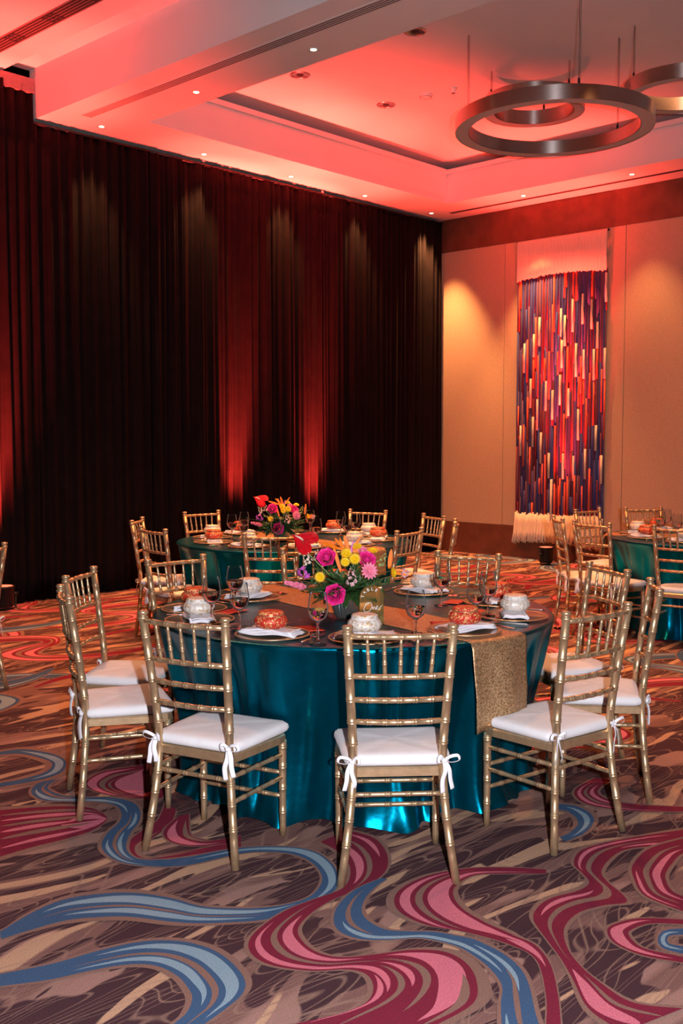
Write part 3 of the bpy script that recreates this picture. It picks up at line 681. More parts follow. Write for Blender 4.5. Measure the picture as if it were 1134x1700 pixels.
# ---------------------------------------------------------------- round tables and cloths
def table(T, label, cl_label, seed, folds_amp=.03):
    t = empty('round_table', (T.x, T.y, 0), 0, label, 'table', 'round banquet tables')
    m = MB(); m.lathe([(0, .728), (.90, .728), (.905, .735), (.905, .748), (.90, .754), (0, .754)], 64); m.obj('tabletop', wood_m, t)
    for k_ in range(4):
        q = PI/4+k_*PI/2; b = MB(); b.tube([(.6*math.cos(q), .6*math.sin(q), 0.0), (.55*math.cos(q), .55*math.sin(q), .73)], .016, 10); b.obj('leg', darkm, t)
    r = random.Random(seed); R = .935; n = 960; F = []
    nf = 19; base = [(k_+r.uniform(-.33, .33))*2*PI/nf for k_ in range(nf)]; amp = [r.uniform(.45, 1.15) for _ in range(nf)]; wid = [r.uniform(.055, .11) for _ in range(nf)]; bend = [r.uniform(-.10, .10) for _ in range(nf)]
    sharp = [(r.uniform(0, 2*PI), r.uniform(.012, .028)*r.choice((1, 1, -.8)), r.uniform(.016, .036), r.uniform(-.14, .14), r.uniform(.05, .4)) for _ in range(44)]
    def prof(q, u_):   # u_: 0 at the table edge, 1 at the floor
        s_ = 0
        for b, a, w_, be in zip(base, amp, wid, bend):
            d = (q-b-be*u_*u_+PI) % (2*PI)-PI; ww = w_*(.75+.7*u_)
            s_ += a*math.exp(-(d/ww)**2)
        k_ = u_**.55
        sh = 0
        for b, a, w_, be, st in sharp:
            d = (q-b-be*u_+PI) % (2*PI)-PI
            if abs(d) < .15 and u_ > st*.5: sh += a*math.exp(-(d/(w_*(.7+.8*u_)))**2)*min(1, (u_-st*.5)*3)*1.35
        return sh+(s_-.80)*folds_amp*3.4*k_+.015*math.sin(25*q+seed+2.2*math.sin(3*q))*(.6+.4*math.sin(5*q+seed))*k_+.005*math.sin(53*q+2*seed+u_*3)*k_
    m = MB(); rows = []
    for rr_, z in ((.004, .7600), (.3, .7600), (.6, .7600), (.85, .7600), (.917, .7598), (.930, .757), (.935, .750)):
        rows.append([(rr_*math.cos(2*PI*k_/n), rr_*math.sin(2*PI*k_/n), z) for k_ in range(n)])
    zz = [.735, .70, .64, .56, .47, .38, .29, .20, .13, .08, .045, .02, .008]
    for i, z in enumerate(zz):
        u_ = 1-(z/.755); row = []
        for k_ in range(n):
            q = 2*PI*k_/n; dr = prof(q, u_); dr = .026*math.tanh(dr/.026) if dr > 0 else dr
            pool = (max(0, (.15-z)/.15)**2)*(.028+.02*math.sin(7*q+seed)+.02*math.sin(19*q+seed*2)+.012*math.sin(43*q))
            r0 = .935-.105*min(1, u_*1.7); rr_ = r0+max(dr, -.085)+pool
            zz_ = z+(.012*(1+math.sin(23*q+seed)) if z < .1 else 0)*max(0, (.1-z)/.1)*.8
            row.append((rr_*math.cos(q), rr_*math.sin(q), zz_))
        rows.append(row)
    m.grid(rows, 0, True)
    me = m.mesh('tablecloth', teal_m); o = link('tablecloth', me); o.location = (T.x, T.y, 0)
    tag(o, cl_label, 'tablecloth', 'teal satin tablecloths')
    return prof
prof1 = table(T1, 'round banquet table nearest us, hidden by its teal cloth', 'floor-length teal satin cloth on the nearest round table', 5)
table(T2, 'round banquet table further back at the left under teal cloth', 'dark teal satin cloth on the far table before the drape', 8)
table(T3, 'round banquet table at the right edge under teal cloth', 'dark teal satin cloth on the table cut off at the right', 12)

def runner(T, ang, label, wd=.31, front=.36, back=.25):
    d = Vector((math.cos(ang), math.sin(ang), 0)); s = Vector((-d.y, d.x, 0)); m = MB(); rows = []
    ts = []
    n = 22
    def pt(a, b):     # a along, b across
        R = .942; edge = math.sqrt(max(R*R-b*b, 0)); aa = abs(a); sg = 1 if a >= 0 else -1
        if aa <= edge-.012: return d*a+s*b+Vector((0, 0, .7632))
        ex = aa-(edge-.012)
        if ex < .03: 
            q = ex/.03*PI/2; return d*(sg*(edge-.012+.024*math.sin(q)))+s*b+Vector((0, 0, .7632-.018*(1-math.cos(q))))
        dz = ex-.03; out = .014+.030*min(1, dz/.2)+.012*math.sin(b*26+1)*min(1, dz/.1)
        return d*(sg*(edge+out))+s*(b*(1-.06*min(1, dz/.3)))+Vector((0, 0, .745-dz))
    along_ = [-.93-back+i*(1.86+back+front)/90 for i in range(91)]
    for a in along_: rows.append([pt(a, -wd/2+wd*j/n+.006*math.sin(a*9)) for j in range(n+1)])
    m.grid(rows); o = m.obj('table_runner', sequin_m); o.location = (T.x, T.y, 0); solid(o, .0016, 1); tag(o, label, 'table runner', 'gold sequin runners')
pR = un(828, 1060, .76)-T1; angR = math.atan2(pR.y, pR.x)
runner(T1, angR, 'gold sequin runner across the nearest table, its end hanging at the front right', .32, .36)
runner(T2, angR, 'gold sequin runner across the far table before the drape', .32, .2, .2)
runner(T3, angR+.6, 'gold sequin runner on the table at the right edge', .32, .2, .2)

# ---------------------------------------------------------------- tableware
def make_glass():
    t = empty('wine_glass', (0, 0, 0), 0, 'x', 'glass')
    m = MB(); m.lathe([(0, .083), (.012, .085), (.032, .100), (.041, .122), (.041, .140), (.036, .175), (.033, .200), (.0318, .200), (.0348, .175), (.0394, .140), (.0394, .122), (.031, .102), (.011, .088), (0, .086)], 32); m.obj('bowl', thin_m, t)
    m = MB(); m.lathe([(0, .0870), (.010, .0885), (.030, .1025), (.0386, .122), (.0390, .134), (0, .134)], 32); m.obj('water', water_m, t, True).modifiers.new('split', 'EDGE_SPLIT').split_angle = .8
    m = MB(); m.lathe([(0, .004), (.006, .010), (.0042, .03), (.0038, .06), (.006, .078), (.012, .084), (0, .083)], 16); m.obj('stem', glass_m, t)
    m = MB(); m.lathe([(0, 0), (.034, 0), (.035, .0015), (.012, .004), (.004, .009), (0, .009)], 28); m.obj('foot', glass_m, t)
    return t
GL = make_glass(); gl_u = [False]
def make_charger():
    t = empty('charger_plate', (0, 0, 0), 0, 'x', 'plate')
    m = MB(); m.lathe([(0, 0), (.10, 0), (.145, .007), (.152, .009), (.152, .011), (.145, .010), (.10, .003), (0, .003)], 40); m.obj('dish', plate_m, t)
    m = MB(); m.lathe([(.148, .0088), (.154, .008), (.156, .010), (.153, .0125), (.149, .0122), (.148, .0105)], 40); m.obj('rim', gold, t)
    return t
CH = make_charger(); ch_u = [False]
def make_napkin():
    m = MB(); L_, W_ = .125, .055; lay = 3
    for l in range(lay):
        z0 = l*.0065; P = []; n = 14; f = 1-.05*l
        for i in range(n+1):
            u_ = -1+2*i/n; row = []
            for j in range(9):
                v_ = -1+2*j/8
                bump = .0035*math.sin(u_*4+l)+.002*math.sin(v_*5+u_*3)
                row.append((u_*L_*f*(1-.03*v_), v_*W_*f+.008*math.sin(u_*2.2+l*.6), z0+bump+.0045+(.004 if j in (0, 8) else 0)*-1))
            P.append(row)
        m.grid(P)
        # rounded folded edge along one side
        m.tube([(u_*L_*f/7, -W_*f+.008*math.sin(u_/7*2.2+l*.6), z0+.003+.0035*math.sin(u_/7*4+l)) for u_ in range(-7, 8)], .0032, 8)
    me = m.mesh('napkin', napkin_m); o = link('napkin', me); solid(o, .004, 0); tag(o, 'x', 'napkin'); return o
NP = make_napkin(); np_u = [False]
def make_pouch(mat, name):
    t = empty('favor_pouch', (0, 0, 0), 0, 'x', 'favor pouch')
    r = random.Random(4)
    m = MB()
    m.lathe([(0, 0), (.040, .0), (.056, .007), (.0655, .020), (.0675, .032), (.063, .044), (.054, .052), (.0505, .055), (.0515, .058), (.0530, .063), (.051, .068), (.044, .071), (.030, .0705), (0, .069)], 72,
            wob=lambda q, z: 1+(.020*math.sin(17*q+z*20)+.016*math.sin(31*q)) if .004 < z < .0688 else 1)
    m.obj('bag', mat, t)
    m = MB(); n = 40; m.tube([(.0525*math.cos(2*PI*k_/n), .0525*math.sin(2*PI*k_/n), .0552+.001*math.sin(9*k_)) for k_ in range(n+1)], .0022, 6, False)
    m.tube([(.0525, 0, .055), (.066, .004, .046), (.0705, .006, .033), (.0705, .010, .02)], .0016, 6)
    m.obj('drawstring', gold if mat is redpouch_m else ribbon_m, t)
    return t
PR = make_pouch(redpouch_m, 'r'); pr_u = [False]; PC = make_pouch(creampouch_m, 'c'); pc_u = [False]
def make_fork():
    m = MB()
    def bar(pts, ws, th=.0016):
        for (p, w0), (q, w1) in zip(zip(pts[:-1], ws[:-1]), zip(pts[1:], ws[1:])):
            m.add([(-w0, p[0], p[1]), (w0, p[0], p[1]), (w1, q[0], q[1]), (-w1, q[0], q[1]), (-w0, p[0], p[1]+th), (w0, p[0], p[1]+th), (w1, q[0], q[1]+th), (-w1, q[0], q[1]+th)],
                  [(0, 3, 2, 1), (4, 5, 6, 7), (0, 1, 5, 4), (1, 2, 6, 5), (2, 3, 7, 6), (3, 0, 4, 7)])
    bar([(-.10, .001), (-.06, .002), (0, .004), (.03, .007), (.045, .007), (.058, .003)], [.009, .007, .0035, .003, .009, .011])
    k0 = len(m.v)
    for k_ in range(4):
        x = -.0085+k_*.00567
        m.tube([(x, .057, .0038), (x, .075, .002), (x, .095, .005)], [.0017, .0016, .0008], 6)
    me = m.mesh('fork', chrome, False); o = link('fork', me); tag(o, 'x', 'fork'); return o
FK = make_fork(); fk_u = [False]
def make_knife():
    t = empty('table_knife', (0, 0, 0), 0, 'x', 'knife')
    m = MB(); m.tube([(0, -.11, .004), (0, -.10, .004), (0, -.03, .004), (0, 0, .004)], [.006, .0075, .0065, .0045], 10, flat=.5, up=(1, 0, 0)); m.obj('handle', chrome, t)
    m = MB(); m.tube([(0, 0, .004), (.001, .02, .004), (.002, .08, .004), (.0, .112, .004), (-.003, .12, .004)], [.0045, .008, .0095, .006, .001], 10, flat=.12, up=(1, 0, 0)); m.obj('blade', chrome, t)
    return t
KN = make_knife(); kn_u = [False]
def make_card():
    m = MB(); P = [[(-.045+.09*i/6, -.07+.14*j/6, .0006*math.sin(i)) for j in range(7)] for i in range(7)]
    m.grid(P); o = m.obj('menu_card', pbr('red_reflection_paper', (.62, .05, .03), .3, 0, .05, 30)); solid(o, .0012, 1); tag(o, 'x', 'menu card'); return o  # red base colour stands in for red light reflected on the cards
MC = make_card(); mc_u = [False]
ZTAB = .7605
def face_of(p, T): return math.atan2(T.y-p.y, T.x-p.x)-PI/2     # local +Y to the table centre
SET = [((614, 1063), 'c', 'behind the front centre chair back'), ((432, 1050), 'r', 'before the front left chair'), ((302, 1022), 'c', 'at the left edge of the near table'),
       ((322, 1002), 'r', 'second on the left side of the near table'), ((414, 986), 'c', 'left of the near flowers, by the runner'), ((803, 1045), 'r', 'on the runner near its hanging end'),
       ((866, 1015), 'c', 'at the right edge of the near table'), ((822, 992), 'r', 'at the far right, behind two glasses'), ((703, 975), 'c', 'right of the near flowers'), ((560, 969), 'r', 'behind the near flowers')]
NG = 'napkins under the pouches on the near table'
for (px, py), kd, where in SET:
    p = un(px, py, .79); q = p.copy(); q.z = 0
    v = q-T1; 
    if v.length > .76: q = T1+v*(.76/v.length)
    rz = face_of(q, T1); on_runner = abs((q-T1).dot(Vector((-math.sin(angR), math.cos(angR), 0)))) < .33
    z = ZTAB+(.0045 if on_runner else .0)
    place(CH, ch_u, (q.x, q.y, z), rz, 'amber-tinted round charger plate '+where, 'glass charger plates')
    nap_r = rz+rnd.uniform(-.3, .3)
    place(NP, np_u, (q.x, q.y, z+.0125), nap_r, 'white folded napkin '+where, NG)
    off = Vector((rnd.uniform(-.01, .01), rnd.uniform(-.01, .01), 0))
    if kd == 'r': place(PR, pr_u, (q.x+off.x, q.y+off.y, z+.0335), rnd.random()*6, 'red gold brocade pouch '+where, 'red pouches')
    else: place(PC, pc_u, (q.x+off.x, q.y+off.y, z+.0335), rnd.random()*6, 'cream gold brocade pouch '+where, 'cream pouches')
    M_ = Matrix.Rotation(rz, 3, 'Z')
    for dx in (-.195, -.222):
        if on_runner and False: continue
        f = q+M_ @ Vector((dx, .01 if dx > -.2 else .0, 0)); zz_ = ZTAB+.006
        if (f-T1).length < .80: place(FK, fk_u, (f.x, f.y, zz_), rz+rnd.uniform(-.08, .08), 'silver %s fork %s' % ('inner' if dx > -.2 else 'outer', where), 'forks')
    f = q+M_ @ Vector((.19, 0, 0))
    if (f-T1).length < .84: place(KN, kn_u, (f.x, f.y, ZTAB+.006), rz+rnd.uniform(-.08, .08), 'silver table knife '+where, 'knives')
    if kd == 'r' or where.startswith('at the right'):
        f = q+M_ @ Vector((.07, .19 if False else .185, 0))
        if (f-T1).length < .85: place(MC, mc_u, (f.x, f.y, ZTAB+.006), rz+.9, 'small menu card with a painted red reflection '+where, 'cards with painted red reflections')
GP = [((528, 1068), 'at the front, before the flower vase'), ((398, 1046), 'left of the flowers, the nearest'), ((352, 1034), 'left of the flowers, beside the red pouch'),
      ((390, 1010), 'left of the flowers, furthest back'), ((690, 1062), 'right of the table sign'), ((733, 1005), 'behind the cream pouch right of the flowers'),
      ((790, 1036), 'at the right behind the red pouch, nearer of two'), ((810, 1022), 'at the right, further of two touching')]
for (px, py), where in GP:
    p = un(px, py, .765)
    place(GL, gl_u, (p.x, p.y, ZTAB+.0045), rnd.random()*6, 'stemmed glass half full of water, '+where, 'wine glasses')

# ---------------------------------------------------------------- flower centrepiece
def petal(m, base, dirv, nrm, L_, W_, curl=.2, mi=0, tip=.0, nu=5, cup=.3):
    d = dirv.normalized(); nrm = (nrm-d*nrm.dot(d)).normalized(); s = d.cross(nrm); P = []
    for i in range(nu+1):
        u_ = i/nu; wv_ = W_*math.sin(PI*(.12+.88*u_)**(.8 if not tip else 1.0)*.96)**.75 if u_ < 1 else W_*.12
        if tip == 2: wv_ = W_*(.35+.65*math.sin(min(1, u_/.5)*PI/2))*math.sqrt(max(.03, 1-max(0, (u_-.55)/.45)**2))
        row = []
        for j in range(5):
            v_ = -1+j/2; row.append(base+d*(L_*u_)+s*(v_*wv_)+nrm*(curl*L_*u_*u_+cup*wv_*v_*v_))
        P.append(row)
    m.grid(P, mi)
FM = {}
def fmat(name, col, rough=.45, var=.15, sc_=60, **kw):
    if name not in FM: FM[name] = pbr(name, col, rough, 0, var, sc_, **kw)
    return FM[name]
magenta = lambda: fmat('magenta_petal', (.80, .02, .24)); pinkp = lambda: fmat('pink_petal', (.85, .24, .36)); yellow = lambda: fmat('yellow_petal', (.92, .58, .01))
redp = lambda: fmat('red_spathe', (.60, .008, .015), .15, .1, coat=.6); orange = lambda: fmat('orange_petal', (.95, .20, .005)); green = lambda: fmat('dark_leaf', (.035, .085, .022), .4, .3)
pale = lambda: fmat('pale_pink_petal', (.72, .42, .45)); purple = lambda: fmat('purple_petal', (.55, .10, .48)); lgreen = lambda: fmat('light_green_bud', (.30, .40, .14)); cream = lambda: fmat('cream_petal', (.80, .65, .52))
def axes(n):
    n = n.normalized(); a = Vector((0, 0, 1)) if abs(n.z) < .9 else Vector((1, 0, 0)); s = n.cross(a).normalized(); return n, s, n.cross(s)
def rose(c, n, R, mat, parent, label):
    n, s, t_ = axes(n); m = MB(); r = random.Random(int(c.x*1e5) % 997)
    for ring_, (cnt, rad, L_, W_, lean) in enumerate(((3, .10, .80, .30, -.02), (4, .24, .80, .40, .06), (5, .40, .80, .48, .18), (5, .56, .78, .60, .42), (6, .66, .72, .66, .85))):
        for k_ in range(cnt):
            q = 2*PI*k_/cnt+ring_*.6+r.uniform(-.2, .2); e = s*math.cos(q)+t_*math.sin(q)
            petal(m, c+e*(R*rad)-n*R*.35, (n+e*lean).normalized(), -e*1.0+n*.1, R*L_, R*W_, (.22, .16, .10, .0, -.22)[ring_], cup=.40, tip=2, nu=7)
    o = m.obj('rose', mat, parent); solid(o, .0008); o['label'] = label; return o
def daisy(c, n, R, mat, parent, label, layers=3, name='chrysanthemum', cnt=18, w_=.13):
    n, s, t_ = axes(n); m = MB()
    for l in range(layers):
        for k_ in range(cnt-l*3):
            q = 2*PI*k_/(cnt-l*3)+l*.2; e = s*math.cos(q)+t_*math.sin(q); up = .15+.42*l
            petal(m, c+e*R*.08+n*R*.05*l, (e+n*up).normalized(), n, R*(1-.18*l), R*w_, .05, cup=.3, nu=3)
    m.tube([c-n*R*.1, c+n*R*.25, c+n*R*.4], [R*.25, R*.22, R*.05], 8)
    o = m.obj(name, mat, parent); solid(o, .0006); o['label'] = label; return o
def blade(a, b, W_, mat, parent, name, nrm=None, curl=.1, label=None):
    m = MB(); d = b-a; petal(m, a, d, nrm or Vector((-gdir.x, -gdir.y, .3)), d.length, W_, curl, nu=8, tip=1, cup=.35)
    o = m.obj(name, mat, parent); solid(o, .001)
    if label: o['label'] = label
    return o
def cluster(c, n, L_, R, mat, parent, name, cnt, label, bud=.3):
    n, s, t_ = axes(n); m = MB(); r = random.Random(cnt)
    for k_ in range(cnt):
        u_ = k_/cnt; q = k_*2.4; e = s*math.cos(q)+t_*math.sin(q); rr_ = R*(1-.6*u_)
        p = c+n*L_*u_+e*rr_*.5
        for j in range(4):
            q2 = j*PI/2+k_; e2 = (e+n*.6).normalized(); _, s2, t2 = axes(e2); dd = (s2*math.cos(q2)+t2*math.sin(q2)+e2*.5).normalized()
            petal(m, p+e*rr_*.3, dd, e2, rr_*bud*2, rr_*bud, .1, nu=3)
    o = m.obj(name, mat, parent); solid(o, .0006); o['label'] = label; return o
vb = un(575, 1026, .765); vd = Vector((vb.x, vb.y, 0)).dot(gdir)
TC = empty('flower_centerpiece', (vb.x, vb.y, ZTAB+.004), 0, 'bright tropical flowers in a ribbed glass vase on the nearest table', 'flower arrangement')
O_ = Vector((vb.x, vb.y, ZTAB+.004))
def L3(px, py, dd=0.0): return at(px, py, vd+dd)-O_
vase = MB(); vase.lathe([(0, .002), (.040, .002), (.046, .010), (.060, .05), (.064, .088), (.064, .104), (.060, .108), (.058, .104), (.058, .088), (.052, .05), (.038, .012), (0, .010)], 176, wob=lambda q, z: 1+.075*abs(math.sin(11*q)) if z > .004 else 1)
vmat = pbr('smoked_ribbed_glass', (.42, .40, .36), .10, 0.85, .05, 20, trans=.1, ior=1.5)
vase.obj('vase', vmat, TC)
# green mass: many real leaves and stems
r3 = random.Random(5)
for k_ in range(100):
    q = r3.uniform(0, 2*PI); el = r3.uniform(-.15, 1.2); L_ = r3.uniform(.11, .20) if k_ > 30 else r3.uniform(.09, .13)
    d = Vector((math.cos(q)*math.cos(el), math.sin(q)*math.cos(el), math.sin(el)*.75)); a = Vector((0, 0, .115))+d*.02
    a = a+rdir*r3.uniform(-.02, .02)
    blade(a, a+d*L_, r3.uniform(.016, .034), green(), TC, 'leaf', Vector((0, 0, 1))+d*.3, r3.uniform(-.35, .05))
for k_ in range(34):
    q = r3.uniform(0, 2*PI); el = r3.uniform(.0, 1.3); d = Vector((math.cos(q)*math.cos(el), math.sin(q)*math.cos(el), math.sin(el)*.8)); L_ = r3.uniform(.14, .22)
    m = MB(); a = Vector((0, 0, .11)); m.tube([a, a+d*L_*.5, a+d*L_], [.002, .0015, .001], 5)
    for j in range(8):
        u_ = .4+.6*j/8; e = Vector((r3.uniform(-1, 1), r3.uniform(-1, 1), r3.uniform(-.3, 1))).normalized()
        petal(m, a+d*L_*u_, (d*.8+e).normalized(), e.cross(d), .028, .006, 0, nu=3)
    m.obj('fern_sprig', green(), TC)
TOC = -gdir
rose(L3(542, 925, -.06), TOC+Vector((0, 0, .5))-rdir*.2, .036, magenta(), TC, 'magenta rose at the upper left')
rose(L3(556, 987, -.11), TOC*1.5+Vector((0, 0, .1)), .040, magenta(), TC, 'magenta rose hanging low at the front')
rose(L3(609, 929, -.05), TOC+Vector((0, 0, .6))+rdir*.2, .034, magenta(), TC, 'magenta rose at the upper right')
rose(L3(602, 914, .03), TOC+Vector((0, 0, .9)), .018, pinkp(), TC, 'small pink rose bud')
daisy(L3(613, 948, -.10), TOC+Vector((0, 0, .3))+rdir*.3, .038, pinkp(), TC, 'pink many-petalled bloom', 4, 'dahlia', 14, .2)
for (x, y, dd, R, nz_) in ((575, 919, -.03, .026, .6), (589, 928, -.08, .027, .4), (573, 933, -.09, .022, .3), (593, 907, .0, .022, 1.2), (619, 915, -.02, .024, 2.4), (531, 958, -.12, .024, .2)):
    daisy(L3(x, y, dd), TOC+Vector((0, 0, nz_)), R, yellow(), TC, 'yellow chrysanthemum')
daisy(L3(652, 951, -.05), TOC*.5+rdir+Vector((0, 0, .2)), .024, yellow(), TC, 'yellow chrysanthemum at the right')
# anthurium
c = L3(503, 897, -.06); m = MB(); n_, s_, t_ = (TOC*.9+Vector((0, 0, .55))-rdir*.2).normalized(), None, None
s_ = n_.cross(Vector((0, 0, 1))).normalized(); t_ = s_.cross(n_)
P = [];  NR = 36
out = []
for k_ in range(NR):
    q = 2*PI*k_/NR; x = .8*math.sin(q)**3; y = (13*math.cos(q)-5*math.cos(2*q)-2*math.cos(3*q)-math.cos(4*q))/17
    out.append((x, y))
AR = .072; tilt = math.radians(115)
for f in (.02, .35, .7, .92, 1.0):
    row = []
    for x, y in out:
        X, Y = x*f, (y+.15)*f; xx = X*math.cos(tilt)-Y*math.sin(tilt); yy = X*math.sin(tilt)+Y*math.cos(tilt)
        row.append(c+s_*(xx*AR)+t_*(yy*AR)+n_*(AR*(.10*f*f-.25*f**4*(.3+abs(x)*.5))+.002*math.sin(math.atan2(y, x)*11)*f))
    P.append(row)
m.grid(P, 0, True); o = m.obj('anthurium', redp(), TC); solid(o, .001); o['label'] = 'glossy red heart-shaped anthurium'
m = MB(); m.tube([c+n_*.003, c+n_*.014+t_*.006+s_*.012, c+n_*.018+t_*.014+s_*.034], [.0046, .0044, .002], 8); m.obj('spadix', cream(), o)
m = MB(); m.tube([c, c-n_*.02-t_*.03, Vector((0, 0, .12))], .0025, 6); m.obj('stem', lgreen(), TC)
# bird of paradise blades
for (a, b, w_) in (((576, 937, -.02), (564, 893, .02), .010), ((579, 915, .0), (571, 888, .0), .010), ((566, 950, -.03), (553, 906, .0), .008), ((565, 912, -.02), (535, 901, .02), .008), ((571, 910, -.02), (555, 893, .0), .007), ((585, 912, .0), (600, 890, .0), .006), ((646, 944, .0), (650, 911, .0), .010), ((650, 950, .0), (676, 955, -.02), .007), ((652, 946, .0), (678, 948, .0), .006)):
    blade(L3(*a), L3(*b), w_, orange(), TC, 'bird_of_paradise_petal', curl=.02, label='orange pointed petal')
blade(L3(581, 925, .0), L3(587, 898, .02), .006, purple(), TC, 'bird_of_paradise_petal', label='violet pointed petal')
# ginger, orchid, stock, snapdragon
def ginger(a, b, R, mat, label):
    m = MB(); d = (b-a); n, s, t2 = axes(d)
    for k_ in range(26):
        u_ = k_/26; q = k_*2.4; e = s*math.cos(q)+t2*math.sin(q)
        petal(m, a+d*(u_*.85), (n*.8+e*(1.0-.5*u_)).normalized(), e-n*.3, R*(1.5-.7*u_), R*.42, -.15, nu=4)
    o = m.obj('ginger_flower', mat, TC); solid(o, .0008); o['label'] = label
ginger(L3(508, 975, -.08), L3(470, 966, -.09), .020, pinkp(), 'pink cone-shaped ginger flower pointing left')
cluster(L3(584, 972, -.12), Vector((0, 0, 1)), .075, .024, pale(), TC, 'stock_flower', 14, 'pale pink clustered blossoms')
cluster(L3(505, 950, -.04), TOC-rdir*.3, .02, .020, purple(), TC, 'orchid', 5, 'purple orchid bloom', .6)
cluster(L3(514, 936, .0), Vector((0, 0, 1))-rdir*.5, .06, .020, cream(), TC, 'snapdragon', 12, 'white snapdragon spike')
cluster(L3(528, 930, .02), Vector((0, 0, 1))-rdir*.1, .05, .018, pale(), TC, 'snapdragon', 10, 'pale snapdragon spike')
cluster(L3(630, 938, .0), Vector((0, 0, 1))+rdir*.6, .06, .018, lgreen(), TC, 'green_bud_spike', 14, 'light green bud spike')
cluster(L3(668, 952, .0), rdir+Vector((0, 0, .2)), .03, .018, pale(), TC, 'orchid', 6, 'pale pink bloom at the right tip', .5)
for (x, y) in ((480, 958), (478, 948), (660, 925), (670, 935), (690, 942), (680, 960)):
    a = Vector((0, 0, .13)); b = L3(x, y, .02); blade(a, b, .006, green(), TC, 'leaf', Vector((0, 0, 1)), -.05)

# far arrangement: a copy at the far table
T2c = copy_tree(TC); p2 = un(468, 899, .77); T2c.location = (p2.x, p2.y, ZTAB+.004); T2c.rotation_euler = (0, 0, .25); T2c.scale = (.95,)*3
T2c['label'] = 'tropical flowers on the far table in front of the red-lit drape'
T3c = copy_tree(TC); p3 = T3+Vector((.1, -.05, 0)); T3c.location = (p3.x, p3.y, ZTAB+.004); T3c.rotation_euler = (0, 0, -.6); T3c['label'] = 'flower arrangement cut off by the right edge'
T3c.scale = (.95,)*3

# ---------------------------------------------------------------- table sign
sb = un(617, 1034, .765); SG = empty('table_sign', (sb.x, sb.y, ZTAB+.004), HEAD-PI/2+.10, 'small arched gold mirror sign lettered Table One beside the vase', 'table sign')
mir = pbr('gold_mirror_acrylic', (.85, .55, .18), .06, .85, .02, 10)
m = MB(); W_, H_ = .0525, .165; prof_ = [(W_, 0), (W_, H_-W_)]+[(W_*math.cos(PI*k_/24), H_-W_+W_*math.sin(PI*k_/24)) for k_ in range(1, 24)]+[(-W_, H_-W_), (-W_, 0)]
n = len(prof_); m.v = [(x, -.0015, z) for x, z in prof_]+[(x, .0015, z) for x, z in prof_]
m.f = [tuple(range(n)), tuple(range(2*n-1, n-1, -1))]+[(k_, (k_+1) % n+0, (k_+1) % n+n, k_+n)[::-1] for k_ in range(n)]; m.m = [0]*len(m.f)
m.obj('arch_panel', mir, SG, False)
whitep = pbr('white_lettering', (.9, .88, .85), .5, 0, 0)
for i, ch in enumerate('TABLE'):
    a = math.radians(168-i*27); cu = bpy.data.curves.new('letter', 'FONT'); cu.body = ch; cu.size = .019; cu.extrude = .0003; cu.align_x = 'CENTER'; cu.align_y = 'CENTER'
    tmp = bpy.data.objects.new('tmp', cu); me = bpy.data.meshes.new_from_object(tmp); bpy.data.objects.remove(tmp)
    me.materials.clear(); me.materials.append(whitep)
    o = link('letter', me, None, SG); rr_ = .040; cx_, cz_ = 0, H_-W_-.004
    o.location = (cx_+rr_*math.cos(a), -.0022, cz_+rr_*math.sin(a)); o.rotation_euler = (PI/2, -(a-PI/2), 0)
def script(pts, name='script_stroke'):
    P = np.array([(x, -.0024, z) for x, z in pts]); q = [Vector(cr(P, i/6.0)) for i in range((len(pts)-1)*6+1)]
    m = MB(); m.tube(q, .0011, 6); m.obj(name, whitep, SG)
script([(-.012, .088), (-.026, .080), (-.034, .062), (-.028, .050), (-.012, .052), (.000, .068), (.000, .084), (-.010, .090), (-.024, .084), (-.030, .072)])
script([(-.004, .062), (.004, .070), (.005, .060), (.010, .070), (.015, .068), (.014, .060), (.020, .062), (.026, .072), (.023, .075), (.020, .064), (.028, .060), (.044, .076)])
m = MB(); m.box(-.055, .055, -.018, .018, 0, .004); bevelled(m.obj('base', mir, SG, False), .001)

# ---------------------------------------------------------------- far place settings (tables two and three)
def far_setting(T, deg, kd, where, z=ZTAB):
    q_ = math.radians(deg); p = T+Vector((.68*math.cos(q_), .68*math.sin(q_), 0)); rz = face_of(p, T)
    z += .0045
    place(CH, ch_u, (p.x, p.y, z), rz, 'charger plate '+where, 'glass charger plates')
    place(NP, np_u, (p.x, p.y, z+.0125), rz+rnd.uniform(-.3, .3), 'white folded napkin '+where, 'napkins on the far tables')
    if kd == 'r': place(PR, pr_u, (p.x, p.y, z+.0335), rnd.random()*6, 'red brocade pouch '+where, 'red pouches')
    else: place(PC, pc_u, (p.x, p.y, z+.0335), rnd.random()*6, 'cream brocade pouch '+where, 'cream pouches')
    M_ = Matrix.Rotation(rz, 3, 'Z'); g_ = p+M_ @ Vector((.12, .20, 0))
    if (g_-T).length > .2: place(GL, gl_u, (g_.x, g_.y, z), 0, 'stemmed water glass '+where, 'wine glasses')
    f = p+M_ @ Vector((.195, 0, 0)); place(KN, kn_u, (f.x, f.y, z), rz, 'silver knife '+where, 'knives')
    f = p+M_ @ Vector((-.2, 0, 0)); place(FK, fk_u, (f.x, f.y, z), rz, 'silver fork '+where, 'forks')
W2 = ['at the far table\'s left rim', 'at the far table, front left', 'at the far table, left of the front chair', 'at the far table behind the front chair back', 'at the far table, right of its front chair',
      'at the far table\'s near right rim', 'at the far table, right side', 'at the far table, rear right', 'at the far table, rear beside the flowers', 'at the far table, rear left']
for k_ in range(10): far_setting(T2, 160+36*k_, 'cr'[(k_+1) % 2], W2[k_])
W3 = ['at the right table\'s far left', 'at the right table\'s left rim', 'at the right table\'s near left', 'at the right table before the cut-off chair', 'at the right table, rear middle', 'at the right table, rear left']
